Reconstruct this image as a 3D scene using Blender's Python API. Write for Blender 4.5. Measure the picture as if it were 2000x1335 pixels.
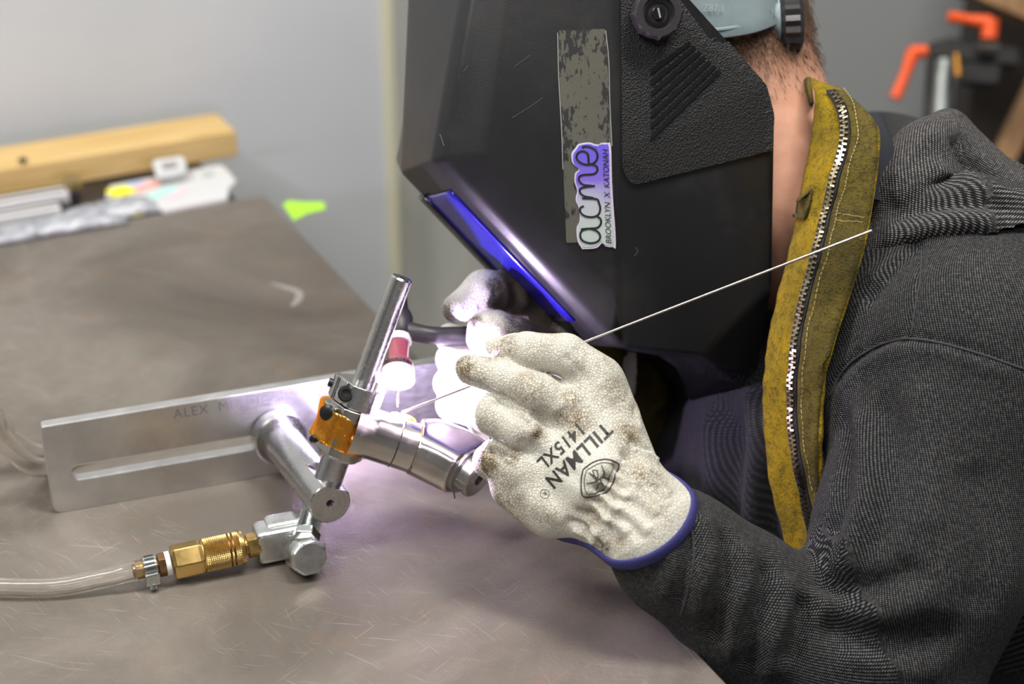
import bpy, bmesh, math, random
import numpy as np
from mathutils import Vector, Matrix
from mathutils.bvhtree import BVHTree
random.seed(4); rng = np.random.default_rng(4)
scene = bpy.context.scene
for o in list(bpy.data.objects): bpy.data.objects.remove(o)
COL = scene.collection

# ------------------------------------------------------------------ camera
FPX = 3333.0; CAMH = 0.64; TH = math.radians(26.5)
cam_d = bpy.data.cameras.new('camera'); cam = bpy.data.objects.new('camera', cam_d); COL.objects.link(cam)
cam.location = (0, 0, CAMH); cam.rotation_euler = (math.pi/2 - TH, 0, 0)
cam_d.sensor_width = 36.0; cam_d.lens = 36.0*FPX/2000.0
cam_d.clip_start = 0.05; cam_d.clip_end = 50
cam_d.dof.use_dof = True; cam_d.dof.focus_distance = 1.09; cam_d.dof.aperture_fstop = 4.0
scene.camera = cam
# ------------------------------------------------------------------ world, lights, exposure
w = bpy.data.worlds.new('World'); scene.world = w; w.use_nodes = True
w.node_tree.nodes['Background'].inputs[0].default_value = (0.80, 0.88, 1.0, 1)
w.node_tree.nodes['Background'].inputs[1].default_value = 0.17
vs = scene.view_settings
vs.view_transform = 'Standard'; vs.look = 'None'; vs.exposure = 0.28; vs.gamma = 1.0
vs.use_curve_mapping = False
def area(name, loc, target, size, power, col=(1, 1, 1), sy=None):
    l = bpy.data.lights.new(name, 'AREA'); l.energy = power; l.color = col
    l.shape = 'RECTANGLE'; l.size = size; l.size_y = sy or size
    o = bpy.data.objects.new(name, l); COL.objects.link(o); o.location = loc
    o.rotation_euler = (Vector(target)-Vector(loc)).to_track_quat('-Z', 'Y').to_euler()
    return o
area('shop_light_over_bench', (-0.85, 0.75, 1.86), (-0.55, 0.95, 0.0), 0.30, 48, (1.0, 0.97, 0.93), 1.5)
area('shop_light_over_welder', (0.45, 0.95, 1.86), (0.30, 1.0, 0.0), 0.30, 34, (1.0, 0.96, 0.90), 1.2)
area('shop_light_behind_camera', (-0.2, -0.7, 1.86), (-0.2, -0.3, 0.0), 1.2, 11, (1.0, 0.97, 0.93), 0.30)

# ------------------------------------------------------------------ pinhole maths for measuring (2000x1335 frame)
CC = np.array([0, 0, CAMH]); RX = np.array([1., 0, 0])
FW = np.array([0, math.cos(TH), -math.sin(TH)]); UPV = np.array([0, math.sin(TH), math.cos(TH)])
def ray(u, v): return FW + RX*(u-1000)/FPX + UPV*(667.5-v)/FPX
def P(u, v, z): return CC + ray(u, v)*z
def onz(u, v, h=0.):
    d = ray(u, v); return CC + d*((h-CC[2])/d[2])
def onpl(u, v, p, n):
    d = ray(u, v); return CC + d*(np.dot(np.array(p)-CC, n)/np.dot(d, n))
def toward(u, v, p, n_axis): return onpl(u, v, p, n_axis)
def nrm(a): a = np.array(a, float); return a/np.linalg.norm(a)

# ------------------------------------------------------------------ materials
MATS = {}
class NT:
    def __init__(s, name):
        s.m = bpy.data.materials.new(name); s.m.use_nodes = True; s.t = s.m.node_tree
        s.b = s.t.nodes['Principled BSDF']; s.n = s.t.nodes; s.l = s.t.links
    def node(s, typ, ins=None, **kw):
        n = s.n.new(typ)
        for k, v in kw.items(): setattr(n, k, v)
        for k, v in (ins or {}).items():
            if hasattr(v, 'is_linked') or hasattr(v, 'links'): s.l.new(v, n.inputs[k])
            else: n.inputs[k].default_value = v
        return n
    def coord(s, kind='Object', scale=(1, 1, 1), rot=(0, 0, 0)):
        tc = s.node('ShaderNodeTexCoord')
        mp = s.node('ShaderNodeMapping', {'Vector': tc.outputs[kind], 'Scale': scale, 'Rotation': rot})
        return mp.outputs[0]
    def noise(s, vec, scale, detail=4, rough=.55, dist=0.):
        return s.node('ShaderNodeTexNoise', {'Vector': vec, 'Scale': scale, 'Detail': detail, 'Roughness': rough, 'Distortion': dist}).outputs[0]
    def ramp(s, fac, stops):
        r = s.node('ShaderNodeValToRGB', {'Fac': fac}); e = r.color_ramp.elements
        while len(e) < len(stops): e.new(0.5)
        for el, (p, c) in zip(e, stops):
            el.position = p; el.color = (*c, 1) if len(c) == 3 else c
        return r.outputs[0]
    def fr(s, fac, a, b, c=0., d=1.):
        return s.node('ShaderNodeMapRange', {0: fac, 1: a, 2: b, 3: c, 4: d}).outputs[0]
    def mix(s, fac, a, b, typ='MIX'):
        m = s.node('ShaderNodeMix', data_type='RGBA', blend_type=typ)
        for i, v in ((0, fac), (6, a), (7, b)):
            if hasattr(v, 'links'): s.l.new(v, m.inputs[i])
            else: m.inputs[i].default_value = v if i == 0 else ((*v, 1) if len(v) == 3 else v)
        return m.outputs[2]
    def math(s, op, a, b=0.):
        m = s.node('ShaderNodeMath', operation=op)
        for i, v in ((0, a), (1, b)):
            if hasattr(v, 'links'): s.l.new(v, m.inputs[i])
            else: m.inputs[i].default_value = v
        return m.outputs[0]
    def bump(s, h, strength, dist=.001):
        b = s.node('ShaderNodeBump', {'Height': h, 'Strength': strength, 'Distance': dist})
        s.l.new(b.outputs[0], s.b.inputs['Normal']); return b
    def set(s, **kw):
        names = {'col': 'Base Color', 'rough': 'Roughness', 'metal': 'Metallic', 'spec': 'Specular IOR Level', 'em': 'Emission Color',
                 'ems': 'Emission Strength', 'trans': 'Transmission Weight', 'ior': 'IOR', 'alpha': 'Alpha', 'coat': 'Coat Weight', 'sheen': 'Sheen Weight', 'sss': 'Subsurface Weight'}
        for k, v in kw.items():
            i = s.b.inputs[names[k]]
            if hasattr(v, 'links'): s.l.new(v, i)
            else: i.default_value = (*v, 1) if isinstance(v, tuple) and len(v) == 3 else v
        return s
def simple(name, col, rough=.5, metal=0., **kw):
    if name in MATS: return MATS[name]
    t = NT(name); t.set(col=col, rough=rough, metal=metal, **kw); MATS[name] = t.m; return t.m
def metal(name, col, rough=.3, streak=(1, 1, 1), sc=300, amt=.12, bump=.04):
    if name in MATS: return MATS[name]
    t = NT(name); v = t.coord('Object', streak); n = t.noise(v, sc, 3); n2 = t.noise(t.coord('Object'), 40, 3)
    t.set(col=t.mix(t.fr(n2, .35, .7), tuple(c*.82 for c in col), col), metal=1., rough=t.fr(n, .3, .7, rough-amt/2, rough+amt/2))
    t.bump(n, bump, .0006); t.b.inputs['Anisotropic'].default_value = .35; MATS[name] = t.m; return t.m

# ------------------------------------------------------------------ objects
def link(name, me, mat=None, parent=None, smooth=True):
    o = bpy.data.objects.new(name, me); COL.objects.link(o)
    if mat: me.materials.append(mat)
    if parent is not None:
        o.parent = parent; o.matrix_parent_inverse = parent.matrix_basis.inverted()
    if smooth: me.shade_smooth()
    return o
def mesh(name, verts, faces, mat=None, parent=None, smooth=True):
    me = bpy.data.meshes.new(name); me.from_pydata([tuple(map(float, v)) for v in verts], [], [tuple(int(i) for i in f) for f in faces]); me.update()
    return link(name, me, mat, parent, smooth)
def from_bm(name, bm, mat=None, parent=None, smooth=True):
    bmesh.ops.recalc_face_normals(bm, faces=bm.faces[:])
    me = bpy.data.meshes.new(name); bm.to_mesh(me); bm.free(); return link(name, me, mat, parent, smooth)
def empty(name, loc=(0, 0, 0)):
    o = bpy.data.objects.new(name, None); COL.objects.link(o); o.location = tuple(loc); o.empty_display_size = .02; return o
def tag(o, label, cat, group=None, kind=None):
    o['label'] = label; o['category'] = cat
    if group: o['group'] = group
    if kind: o['kind'] = kind
    return o
def struct(o, label=None):
    o['kind'] = 'structure'
    if label: o['label'] = label
    return o
def sharp(o, ang=35):
    me = o.data
    try: me.set_sharp_from_angle(angle=math.radians(ang))
    except Exception: pass
    return o
def bevel(o, wd, seg=2, ang=30):
    m = o.modifiers.new('bevel', 'BEVEL'); m.width = wd; m.segments = seg; m.limit_method = 'ANGLE'; m.angle_limit = math.radians(ang)
    m.harden_normals = False; return o
def frame(axis, hint=(0, 0, 1)):
    a = nrm(axis); h = np.array(hint, float)
    if abs(np.dot(a, nrm(h))) > .97: h = np.array([1., 0, 0])
    x = nrm(np.cross(h, a)); y = np.cross(a, x); return x, y, a
def lathe(name, base, axis, prof, mat, parent=None, n=40, hint=(0, 0, 1), cap=(True, True), ang=35):
    """prof: list of (distance along axis, radius)."""
    x, y, a = frame(axis, hint); V = []; Fc = []; base = np.array(base, float)
    for (t, r) in prof:
        for k in range(n):
            q = 2*math.pi*k/n; V.append(base + a*t + (x*math.cos(q)+y*math.sin(q))*r)
    for i in range(len(prof)-1):
        for k in range(n):
            k2 = (k+1) % n; Fc.append((i*n+k, i*n+k2, (i+1)*n+k2, (i+1)*n+k))
    if cap[0] and prof[0][1] > 1e-6: Fc.append(tuple(range(n-1, -1, -1)))
    if cap[1] and prof[-1][1] > 1e-6: Fc.append(tuple((len(prof)-1)*n+k for k in range(n)))
    o = mesh(name, V, Fc, mat, parent); return sharp(o, ang)
def prism(name, base, axis, length, r, sides, mat, parent=None, hint=(0, 0, 1), phase=0., bev=.0006, rings=None):
    x, y, a = frame(axis, hint); V = []; Fc = []; base = np.array(base, float)
    ring = rings or [(0, r), (length, r)]
    for (t, rr) in ring:
        for k in range(sides):
            q = 2*math.pi*k/sides+phase; V.append(base+a*t+(x*math.cos(q)+y*math.sin(q))*rr)
    m = len(ring)
    for i in range(m-1):
        for k in range(sides):
            k2 = (k+1) % sides; Fc.append((i*sides+k, i*sides+k2, (i+1)*sides+k2, (i+1)*sides+k))
    Fc.append(tuple(range(sides-1, -1, -1))); Fc.append(tuple((m-1)*sides+k for k in range(sides)))
    o = mesh(name, V, Fc, mat, parent, False)
    if bev: bevel(o, bev, 2)
    return o
def catmull(pts, n=8):
    p = [np.array(q, float) for q in pts]; p = [2*p[0]-p[1]]+p+[2*p[-1]-p[-2]]; out = []
    for i in range(1, len(p)-2):
        for k in range(n):
            t = k/n; a, b, c, d = p[i-1:i+3]
            out.append(.5*((2*b)+(-a+c)*t+(2*a-5*b+4*c-d)*t*t+(-a+3*b-3*c+d)*t**3))
    out.append(p[-2]); return out
def tube(name, path, rad, mat, parent=None, n=16, smooth_n=0, flat=1.0, caps=True):
    pts = [np.array(q, float) for q in path]; rad = list(rad) if hasattr(rad, '__len__') else [rad]*len(pts)
    if smooth_n:
        k = len(pts); pts = catmull(pts, smooth_n)
        rad = list(np.interp(np.linspace(0, k-1, len(pts)), range(k), rad))
    V = []; Fc = []; x = None
    for i, p in enumerate(pts):
        t = nrm(pts[min(i+1, len(pts)-1)]-pts[max(i-1, 0)])
        if x is None: x, y, _ = frame(t)
        else: x = nrm(x-t*np.dot(x, t)); y = np.cross(t, x)
        for k in range(n):
            q = 2*math.pi*k/n; V.append(p+(x*math.cos(q)+y*math.sin(q)*flat)*rad[i])
    m = len(pts)
    for i in range(m-1):
        for k in range(n):
            k2 = (k+1) % n; Fc.append((i*n+k, i*n+k2, (i+1)*n+k2, (i+1)*n+k))
    if caps: Fc.append(tuple(range(n-1, -1, -1))); Fc.append(tuple((m-1)*n+k for k in range(n)))
    return sharp(mesh(name, V, Fc, mat, parent), 50)
def box(name, c, ax, half, mat, parent=None, bev=.0008, seg=2):
    """oriented box: centre, three axes, three half sizes"""
    c = np.array(c, float); V = []
    for sx in (-1, 1):
        for sy in (-1, 1):
            for sz in (-1, 1): V.append(c+ax[0]*sx*half[0]+ax[1]*sy*half[1]+ax[2]*sz*half[2])
    Fc = [(0, 1, 3, 2), (4, 6, 7, 5), (0, 4, 5, 1), (2, 3, 7, 6), (0, 2, 6, 4), (1, 5, 7, 3)]
    o = mesh(name, V, Fc, mat, parent, False)
    bm = bmesh.new(); bm.from_mesh(o.data); bmesh.ops.recalc_face_normals(bm, faces=bm.faces[:]); bm.to_mesh(o.data); bm.free()
    if bev: bevel(o, bev, seg)
    return o
def slab(name, outline, n, thick, mat, parent=None, bev=0., holes=(), seg=2, ang=30):
    """outline: 3-D points lying roughly in a plane; extruded by thick along -n; holes are cut right through"""
    n = nrm(n); bm = bmesh.new(); loops = [outline]+list(holes); edges = []
    for lp in loops:
        vs_ = [bm.verts.new(tuple(p)) for p in lp]
        edges += [bm.edges.new((vs_[i], vs_[(i+1) % len(vs_)])) for i in range(len(vs_))]
    if holes: bmesh.ops.triangle_fill(bm, use_beauty=True, use_dissolve=True, edges=edges)
    else: bm.faces.new(bm.verts[:])
    g = bmesh.ops.extrude_face_region(bm, geom=bm.faces[:])
    for v in g['geom']:
        if isinstance(v, bmesh.types.BMVert): v.co -= Vector(n)*thick
    o = from_bm(name, bm, mat, parent, False)
    if bev: bevel(o, bev, seg, ang)
    return o
def arc_pts(c, x, y, r, a0, a1, n):
    return [np.array(c)+x*math.cos(a)*r+y*math.sin(a)*r for a in np.linspace(a0, a1, n)]
def round_poly(pts, r, n=5):
    """2-D/3-D polygon with rounded corners, r a number or a list"""
    out = []; m = len(pts)
    for i in range(m):
        p = np.array(pts[i], float); a = np.array(pts[i-1], float)-p; b = np.array(pts[(i+1) % m], float)-p
        rr = r[i] if hasattr(r, '__len__') else r
        if rr <= 0: out.append(p); continue
        la, lb = np.linalg.norm(a), np.linalg.norm(b); q = min(rr, la*.49, lb*.49)
        s, e = p+a/la*q, p+b/lb*q
        for t in np.linspace(0, 1, n): out.append((1-t)**2*s+2*t*(1-t)*p+t*t*e)
    return out

# ------------------------------------------------------------------ signed-distance modelling (for cloth, gloves, body)
class SDF:
    def __init__(s, lo, hi, h):
        s.lo = np.array(lo, np.float32); s.h = h
        s.n = np.ceil((np.array(hi)-s.lo)/h).astype(int)+1
        g = [s.lo[i]+np.arange(s.n[i], dtype=np.float32)*h for i in range(3)]
        s.X, s.Y, s.Z = np.meshgrid(*g, indexing='ij', sparse=False)
    def cap(s, a, b, ra, rb, sq=None):
        """tapered capsule; sq=(axis, factor): flattened along an axis"""
        a = np.array(a, np.float32); b = np.array(b, np.float32); d = b-a; L2 = float(d@d)+1e-12
        px, py, pz = s.X-a[0], s.Y-a[1], s.Z-a[2]
        t = np.clip((px*d[0]+py*d[1]+pz*d[2])/L2, 0, 1)
        px = px-t*d[0]; py = py-t*d[1]; pz = pz-t*d[2]
        if sq is not None:
            ax, f = nrm(sq[0]).astype(np.float32), sq[1]
            q = (px*ax[0]+py*ax[1]+pz*ax[2])*(f-1.); px = px+ax[0]*q; py = py+ax[1]*q; pz = pz+ax[2]*q
        return np.sqrt(px*px+py*py+pz*pz)-(ra+(rb-ra)*t)
    def chain(s, pts, rad, k=.0, sq=None):
        d = None
        for i in range(len(pts)-1):
            e = s.cap(pts[i], pts[i+1], rad[i], rad[i+1], sq); d = e if d is None else smin(d, e, k)
        return d
    def ell(s, c, axes, r):
        c = np.array(c, np.float32); q = []
        px, py, pz = s.X-c[0], s.Y-c[1], s.Z-c[2]; acc = 0
        for ax, rr in zip(axes, r):
            e = (px*ax[0]+py*ax[1]+pz*ax[2])/rr; acc = acc+e*e
        return (np.sqrt(acc)-1)*min(r)
    def plane(s, p, n):
        n = nrm(n); p = np.array(p); return (s.X-p[0])*n[0]+(s.Y-p[1])*n[1]+(s.Z-p[2])*n[2]
    def polygonize(s, d, smooth=2):
        d = d.astype(np.float32); nx, ny, nz = d.shape; ins = d < 0
        acc = np.zeros((nx-1, ny-1, nz-1, 3), np.float32); cnt = np.zeros((nx-1, ny-1, nz-1), np.float32)
        corners = [(i, j, k) for i in (0, 1) for j in (0, 1) for k in (0, 1)]
        sl = lambda c: d[c[0]:nx-1+c[0], c[1]:ny-1+c[1], c[2]:nz-1+c[2]]
        for a in corners:
            for ax in range(3):
                if a[ax]: continue
                b = list(a); b[ax] = 1; da, db = sl(a), sl(b); cr = (da < 0) != (db < 0)
                t = np.where(cr, da/np.where(cr, da-db, 1), 0)
                for m in range(3): acc[..., m] += np.where(cr, a[m]+(t if m == ax else 0), 0)
                cnt += cr
        act = cnt > 0; idx = -np.ones(act.shape, int); idx[act] = np.arange(act.sum())
        I = np.argwhere(act); V = (I+acc[act]/cnt[act][:, None])*s.h+s.lo
        quads = []
        for ax in range(3):
            o1, o2 = [(1, 2), (2, 0), (0, 1)][ax]
            lo = [slice(0, m) for m in ins.shape]; hi = lo.copy(); lo[ax] = slice(0, ins.shape[ax]-1); hi[ax] = slice(1, ins.shape[ax])
            e = ins[tuple(lo)] != ins[tuple(hi)]
            E = np.argwhere(e); E = E[(E[:, o1] > 0) & (E[:, o2] > 0) & (E[:, o1] < act.shape[o1]) & (E[:, o2] < act.shape[o2])]
            def at(d1, d2):
                Q = E.copy(); Q[:, o1] -= d1; Q[:, o2] -= d2; return idx[Q[:, 0], Q[:, 1], Q[:, 2]]
            q = np.stack([at(1, 1), at(0, 1), at(0, 0), at(1, 0)], 1)
            fl = ~ins[tuple(E.T)]; q[fl] = q[fl][:, ::-1]; quads.append(q)
        Q = np.concatenate(quads); Q = Q[(Q >= 0).all(1)]
        V = V.astype(float)
        for _ in range(smooth): V = lap(V, Q)
        return largest(V, Q)
def largest(V, Q):
    """only the biggest connected surface"""
    lab = np.arange(len(V))
    while True:
        m = lab[Q].min(1); new = lab.copy()
        for i in range(4): np.minimum.at(new, Q[:, i], m)
        new = new[new]
        if (new == lab).all(): break
        lab = new
    k = np.bincount(lab).argmax(); keep = lab == k; idx = np.cumsum(keep)-1
    return V[keep], idx[Q[keep[Q[:, 0]]]]
def smin(a, b, k):
    if k <= 0: return np.minimum(a, b)
    h = np.maximum(k-np.abs(a-b), 0)/k; return np.minimum(a, b)-h*h*k*.25
def smax(a, b, k): return -smin(-a, -b, k)
def lap(V, Q, f=.5):
    acc = np.zeros_like(V); c = np.zeros(len(V))
    for i in range(4):
        a, b = Q[:, i], Q[:, (i+1) % 4]
        for m in range(3): acc[:, m] += np.bincount(a, V[b, m], len(V))+np.bincount(b, V[a, m], len(V))
        c += np.bincount(a, minlength=len(V))+np.bincount(b, minlength=len(V))
    return V*(1-f)+f*acc/np.maximum(c, 1)[:, None]
def vnormals(V, Q):
    n = np.cross(V[Q[:, 2]]-V[Q[:, 0]], V[Q[:, 3]]-V[Q[:, 1]]); N = np.zeros_like(V)
    for i in range(4):
        for m in range(3): N[:, m] += np.bincount(Q[:, i], n[:, m], len(V))
    return N/np.maximum(np.linalg.norm(N, axis=1), 1e-12)[:, None]
def bvh_of(V, Q): return BVHTree.FromPolygons([tuple(v) for v in V], [tuple(int(i) for i in q) for q in Q])
def hit(bvh, u, v, lift=0.):
    d = nrm(ray(u, v)); h = bvh.ray_cast(Vector(CC), Vector(d))
    if h[0] is None: return None
    n = np.array(h[1]); n = n if n@d < 0 else -n
    return np.array(h[0])+n*lift
def pdist(V, line):
    """distance of points to a 3-D polyline and the parameter 0..1 along it"""
    best = np.full(len(V), 1e9); par = np.zeros(len(V)); m = len(line)-1
    for i in range(m):
        a, b = line[i], line[i+1]; d = b-a; t = np.clip(((V-a)@d)/(d@d+1e-12), 0, 1)
        e = np.linalg.norm(V-a-t[:, None]*d, axis=1); k = e < best; best[k] = e[k]; par[k] = (i+t[k])/m
    return best, par
def folds(V, Q, lines):
    """sculpt creases and ridges: (pixel polyline, width m, height m) laid on the front surface"""
    bvh = bvh_of(V, Q); N = vnormals(V, Q); D = np.zeros(len(V))
    for (pl, wd, ht) in lines:
        pts = [hit(bvh, *q) for q in pl]; pts = [p for p in pts if p is not None]
        if len(pts) < 2: continue
        if len(pts) > 2: pts = catmull(pts, 4)
        lo = np.min(pts, 0)-4*wd; hi = np.max(pts, 0)+4*wd
        k = np.where(((V > lo) & (V < hi)).all(1))[0]
        if not len(k): continue
        e, t = pdist(V[k], [np.array(p) for p in pts])
        D[k] += ht*np.exp(-(e/wd)**2)*np.clip(np.minimum(t, 1-t)*8+.15, 0, 1)
    return V+N*D[:, None]
def attr(o, name, vals):
    a = o.data.attributes.new(name, 'FLOAT', 'POINT'); a.data.foreach_set('value', np.asarray(vals, np.float32))
def text_mesh(s, size, extr=0., shear=0., bold=0., space=1.0):
    c = bpy.data.curves.new('t', 'FONT'); c.body = s; c.size = size; c.shear = shear; c.offset = bold; c.resolution_u = 3; c.space_character = space
    o = bpy.data.objects.new('t', c); COL.objects.link(o); dg = bpy.context.evaluated_depsgraph_get()
    me = bpy.data.meshes.new_from_object(o.evaluated_get(dg)); bpy.data.objects.remove(o); bpy.data.curves.remove(c)
    bm = bmesh.new(); bm.from_mesh(me); bpy.data.meshes.remove(me)
    bmesh.ops.triangulate(bm, faces=bm.faces[:])
    return bm
def lay_text(name, s, size, fn, mat, parent, sub=2, **kw):
    """flat print: fn maps text-space (x, y) to a point on the surface"""
    bm = text_mesh(s, size, **kw)
    for _ in range(sub):
        mx = size*.12; ed = [e for e in bm.edges if e.calc_length() > mx]
        if ed: bmesh.ops.subdivide_edges(bm, edges=ed, cuts=1); bmesh.ops.triangulate(bm, faces=bm.faces[:])
    bad = []
    for v in bm.verts:
        q = fn(v.co.x, v.co.y)
        if q is None: bad.append(v)
        else: v.co = Vector(q)
    if bad: bmesh.ops.delete(bm, geom=bad, context='VERTS')
    me = bpy.data.meshes.new(name); bm.to_mesh(me); bm.free(); return link(name, me, mat, parent, False)
def stroke(name, pts2, wd, fn, mat, parent, taper=False):
    """flat inked line along 2-D points"""
    V = []; Fc = []; m = len(pts2); pts2 = [np.array(p, float) for p in pts2]
    for i in range(m):
        t = nrm(pts2[min(i+1, m-1)]-pts2[max(i-1, 0)]); n = np.array([-t[1], t[0]])
        for s_ in (-1, 1): V.append(fn(*(pts2[i]+n*s_*wd/2)))
    for i in range(m-1): Fc.append((2*i, 2*i+1, 2*i+3, 2*i+2))
    if any(v is None for v in V): return None
    return mesh(name, V, Fc, mat, parent, False)
# ================================================================== the room and the bench
TC = onz(515, 380); D1 = nrm([0.888, 0.459, 0]); D2 = nrm(onz(1420, 1335)-TC); ZZ = np.array([0, 0, 1.]); NB = np.array([-D1[1], D1[0], 0])
# -- wall materials
t = NT('painted_wall'); v = t.coord('Object'); n = t.noise(v, 3.0, 5); n2 = t.noise(v, 40, 4)
t.set(col=t.mix(t.fr(n, .3, .75), (.60, .62, .63), (.52, .545, .56)), rough=.7); t.bump(n2, .15, .002); M_WALL = t.m
t = NT('raw_concrete'); v = t.coord('Object', (1, 1, .35)); n = t.noise(v, 9, 6, .6); n2 = t.noise(v, 60, 4)
t.set(col=t.ramp(n, [(.3, (.42, .425, .385)), (.55, (.52, .52, .475)), (.75, (.62, .62, .57))]), rough=.85); t.bump(n2, .3, .004); M_CONC = t.m
t = NT('shop_floor'); v = t.coord('Object'); n = t.noise(v, 5, 6)
t.set(col=t.ramp(n, [(.3, (.035, .035, .037)), (.7, (.07, .07, .07))]), rough=.75); M_FLOOR = t.m
BB = onz(465, 305, 0.0)                        # beam, front lower corner
WP = BB + NB*0.115                             # a point of the back wall
def wallpt(u, v): return onpl(u, v, WP, NB)
def wall_s(u, v): return float((wallpt(u, v)-WP)@D1)
s_edge = wall_s(752, 300); s_end = wall_s(776, 300)
def wbox(name, s0, s1, z0, z1, d0, d1, mat, parent=None, bev=0.):
    c = WP+D1*(s0+s1)/2+NB*(d0+d1)/2; c = np.array([c[0], c[1], (z0+z1)/2])
    return box(name, c, (D1, NB, ZZ), ((s1-s0)/2, (d1-d0)/2, (z1-z0)/2), mat, parent, bev)
FL = -0.90
o = wbox('wall_back', -2.2, s_edge, FL, 1.7, 0.0, .05, M_WALL); struct(o, 'pale grey painted wall behind the bench')
o = wbox('trim_1', s_edge, s_end, FL, 1.7, -.006, .05, simple('cream_trim', (.62, .60, .44), .6), None, .004); struct(o, 'cream vertical edge trim of the painted wall')
o = wbox('wall_right', s_end, 2.6, FL, 1.7, .03, .08, M_CONC); struct(o, 'grey green raw concrete wall behind the helmet')
o = mesh('floor', [(-3, -1.5, FL), (4, -1.5, FL), (4, 4.5, FL), (-3, 4.5, FL)], [(0, 1, 2, 3)], M_FLOOR); struct(o)
M_CEIL = simple('ceiling_paint', (.62, .62, .60), .8)
o = box('ceiling', [.5, 1.0, 1.93], (RX, np.array([0, 1., 0]), ZZ), (3.4, 3.6, .03), M_CEIL); struct(o)
M_ROOM = simple('far_room_paint', (.34, .34, .34), .8)
o = box('wall_left', [-2.3, .8, .5], (RX, np.array([0, 1., 0]), ZZ), (.04, 2.6, 1.4), M_ROOM); struct(o)
o = box('wall_front', [.5, -1.7, .5], (RX, np.array([0, 1., 0]), ZZ), (2.9, .04, 1.4), M_ROOM); struct(o)
# grey painted partition seen to the right of the helmet
pc = P(1700, 120, 2.35)
o = box('wall_side', [pc[0]+.1, pc[1], .4], (RX, np.array([0, 1., 0]), ZZ), (.75, .03, 1.3), simple('grey_partition_paint', (.30, .31, .315), .7)); struct(o, 'plain grey partition wall behind the person')

# -- bench: thick steel plate on a frame
t = NT('bench_steel'); v = t.coord('Object')
n = t.noise(v, 5, 6, .6, .6); n2 = t.noise(v, 28, 5, .65); fine = t.noise(v, 420, 3)
def scratch(rot, sc, th):
    vv = t.node('ShaderNodeMapping', {'Vector': t.coord('Object', (1, 1, 1), (0, 0, rot)), 'Scale': (sc, sc*30, 1)}).outputs[0]
    q = t.noise(vv, 1.0, 2, .5, .15); return t.fr(q, th, th+.05)
sc1 = scratch(.35, 7, .70); sc2 = scratch(-.5, 9, .71); sc3 = scratch(1.2, 8, .72); sc4 = scratch(.6, 16, .69)
scr = t.math('MAXIMUM', t.math('MAXIMUM', sc1, sc2), t.math('MAXIMUM', sc3, sc4))
# scratches gather where work is done, near the front of the bench
pos = t.node('ShaderNodeSeparateXYZ', {0: t.node('ShaderNodeTexCoord').outputs['Object']})
wear = t.fr(t.noise(v, 5, 4), .40, .66)
sc5 = scratch(.15, 22, .66); sc6 = scratch(-.9, 20, .68); sc7 = scratch(.9, 26, .67)
scr = t.math('MAXIMUM', scr, t.math('MAXIMUM', sc5, t.math('MAXIMUM', sc6, sc7)))
scr = t.math('MULTIPLY', scr, wear)
base = t.ramp(n, [(.28, (.125, .106, .088)), (.48, (.19, .165, .14)), (.62, (.26, .232, .20)), (.8, (.17, .142, .118))])
rust = t.math('MULTIPLY', t.fr(n2, .56, .72), t.fr(t.noise(v, 7, 4), .46, .62))
col = t.mix(t.math('MULTIPLY', rust, .45), base, (.26, .145, .065))
col = t.mix(t.math('MULTIPLY', scr, .5), col, (.60, .57, .52))
t.set(col=col, metal=.55, rough=t.fr(t.math('ADD', t.math('MULTIPLY', n2, .7), t.math('MULTIPLY', fine, .3)), .3, .7, .40, .60))
t.bump(t.math('ADD', t.math('MULTIPLY', fine, .6), t.math('ADD', n2, t.math('MULTIPLY', scr, -.5))), .16, .002); M_BENCH = t.m
M_DARKST = metal('dark_mill_steel', (.10, .09, .085), .5, sc=60)
bench = empty('welding_bench', TC+D2*.6-D1*.6+ZZ*FL); tag(bench, 'worn steel welding bench with a scratched rusty top', 'bench')
q = [TC, TC+D2*1.3, TC+D2*1.3-D1*1.7, TC-D1*1.7]
slab('bench_top', [p for p in q], ZZ, .016, M_BENCH, bench, .0012)
for i, (a, b) in enumerate(((.08, .08), (1.2, .08), (.08, 1.55), (1.2, 1.55))):
    c = TC+D2*a-D1*b; box('leg', [c[0], c[1], (FL-.016)/2], (D1, NB, ZZ), (.025, .025, (-FL-.016)/2), M_DARKST, bench)
for a in (.08, 1.2):
    c = TC+D2*a-D1*.8; box('apron_rail', [c[0], c[1], -.045], (D1, NB, ZZ), (.74, .02, .028), M_DARKST, bench)
# pale bent scuff left on the plate
M_SCUFF = simple('bright_scuff', (.36, .345, .325), .5, .4)
sp = [onz(*q, .0002) for q in ((528, 552), (556, 560), (583, 570), (582, 585), (570, 598))]
spl = catmull(sp, 4); V = []; Fc = []
for i, p in enumerate(spl):
    tt = nrm(spl[min(i+1, len(spl)-1)]-spl[max(0, i-1)]); nn_ = np.cross(ZZ, tt); wd = .0035*min(1, .35+i*.12, .4+(len(spl)-1-i)*.2)
    V += [p-nn_*wd, p+nn_*wd]
for i in range(len(spl)-1): Fc.append((2*i, 2*i+1, 2*i+3, 2*i+2))
o = mesh('scuff_mark', V, Fc, M_SCUFF, bench, False)
# letter ghosted on the plate beside the swivel fitting
gO = onz(575, 998, .0002)
lay_text('scribed_letter', 'G', .014, lambda x, y: gO+D1*x+NB*y, simple('scribe_line', (.30, .24, .30), .5, .5), bench, 0)
# green tape flag on the right edge
gt = [onz(552, 398, .0006), onz(566, 391, .0006), onz(588, 394, .0012), onz(633, 394, .0007), onz(635, 408, .001), onz(600, 416, .001), onz(574, 430, .0006)]
o = slab('masking_tape', gt, ZZ, .0007, simple('green_tape', (.36, .72, .04), .6)); tag(o, 'torn bright green tape stuck to the bench edge', 'tape')

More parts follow.
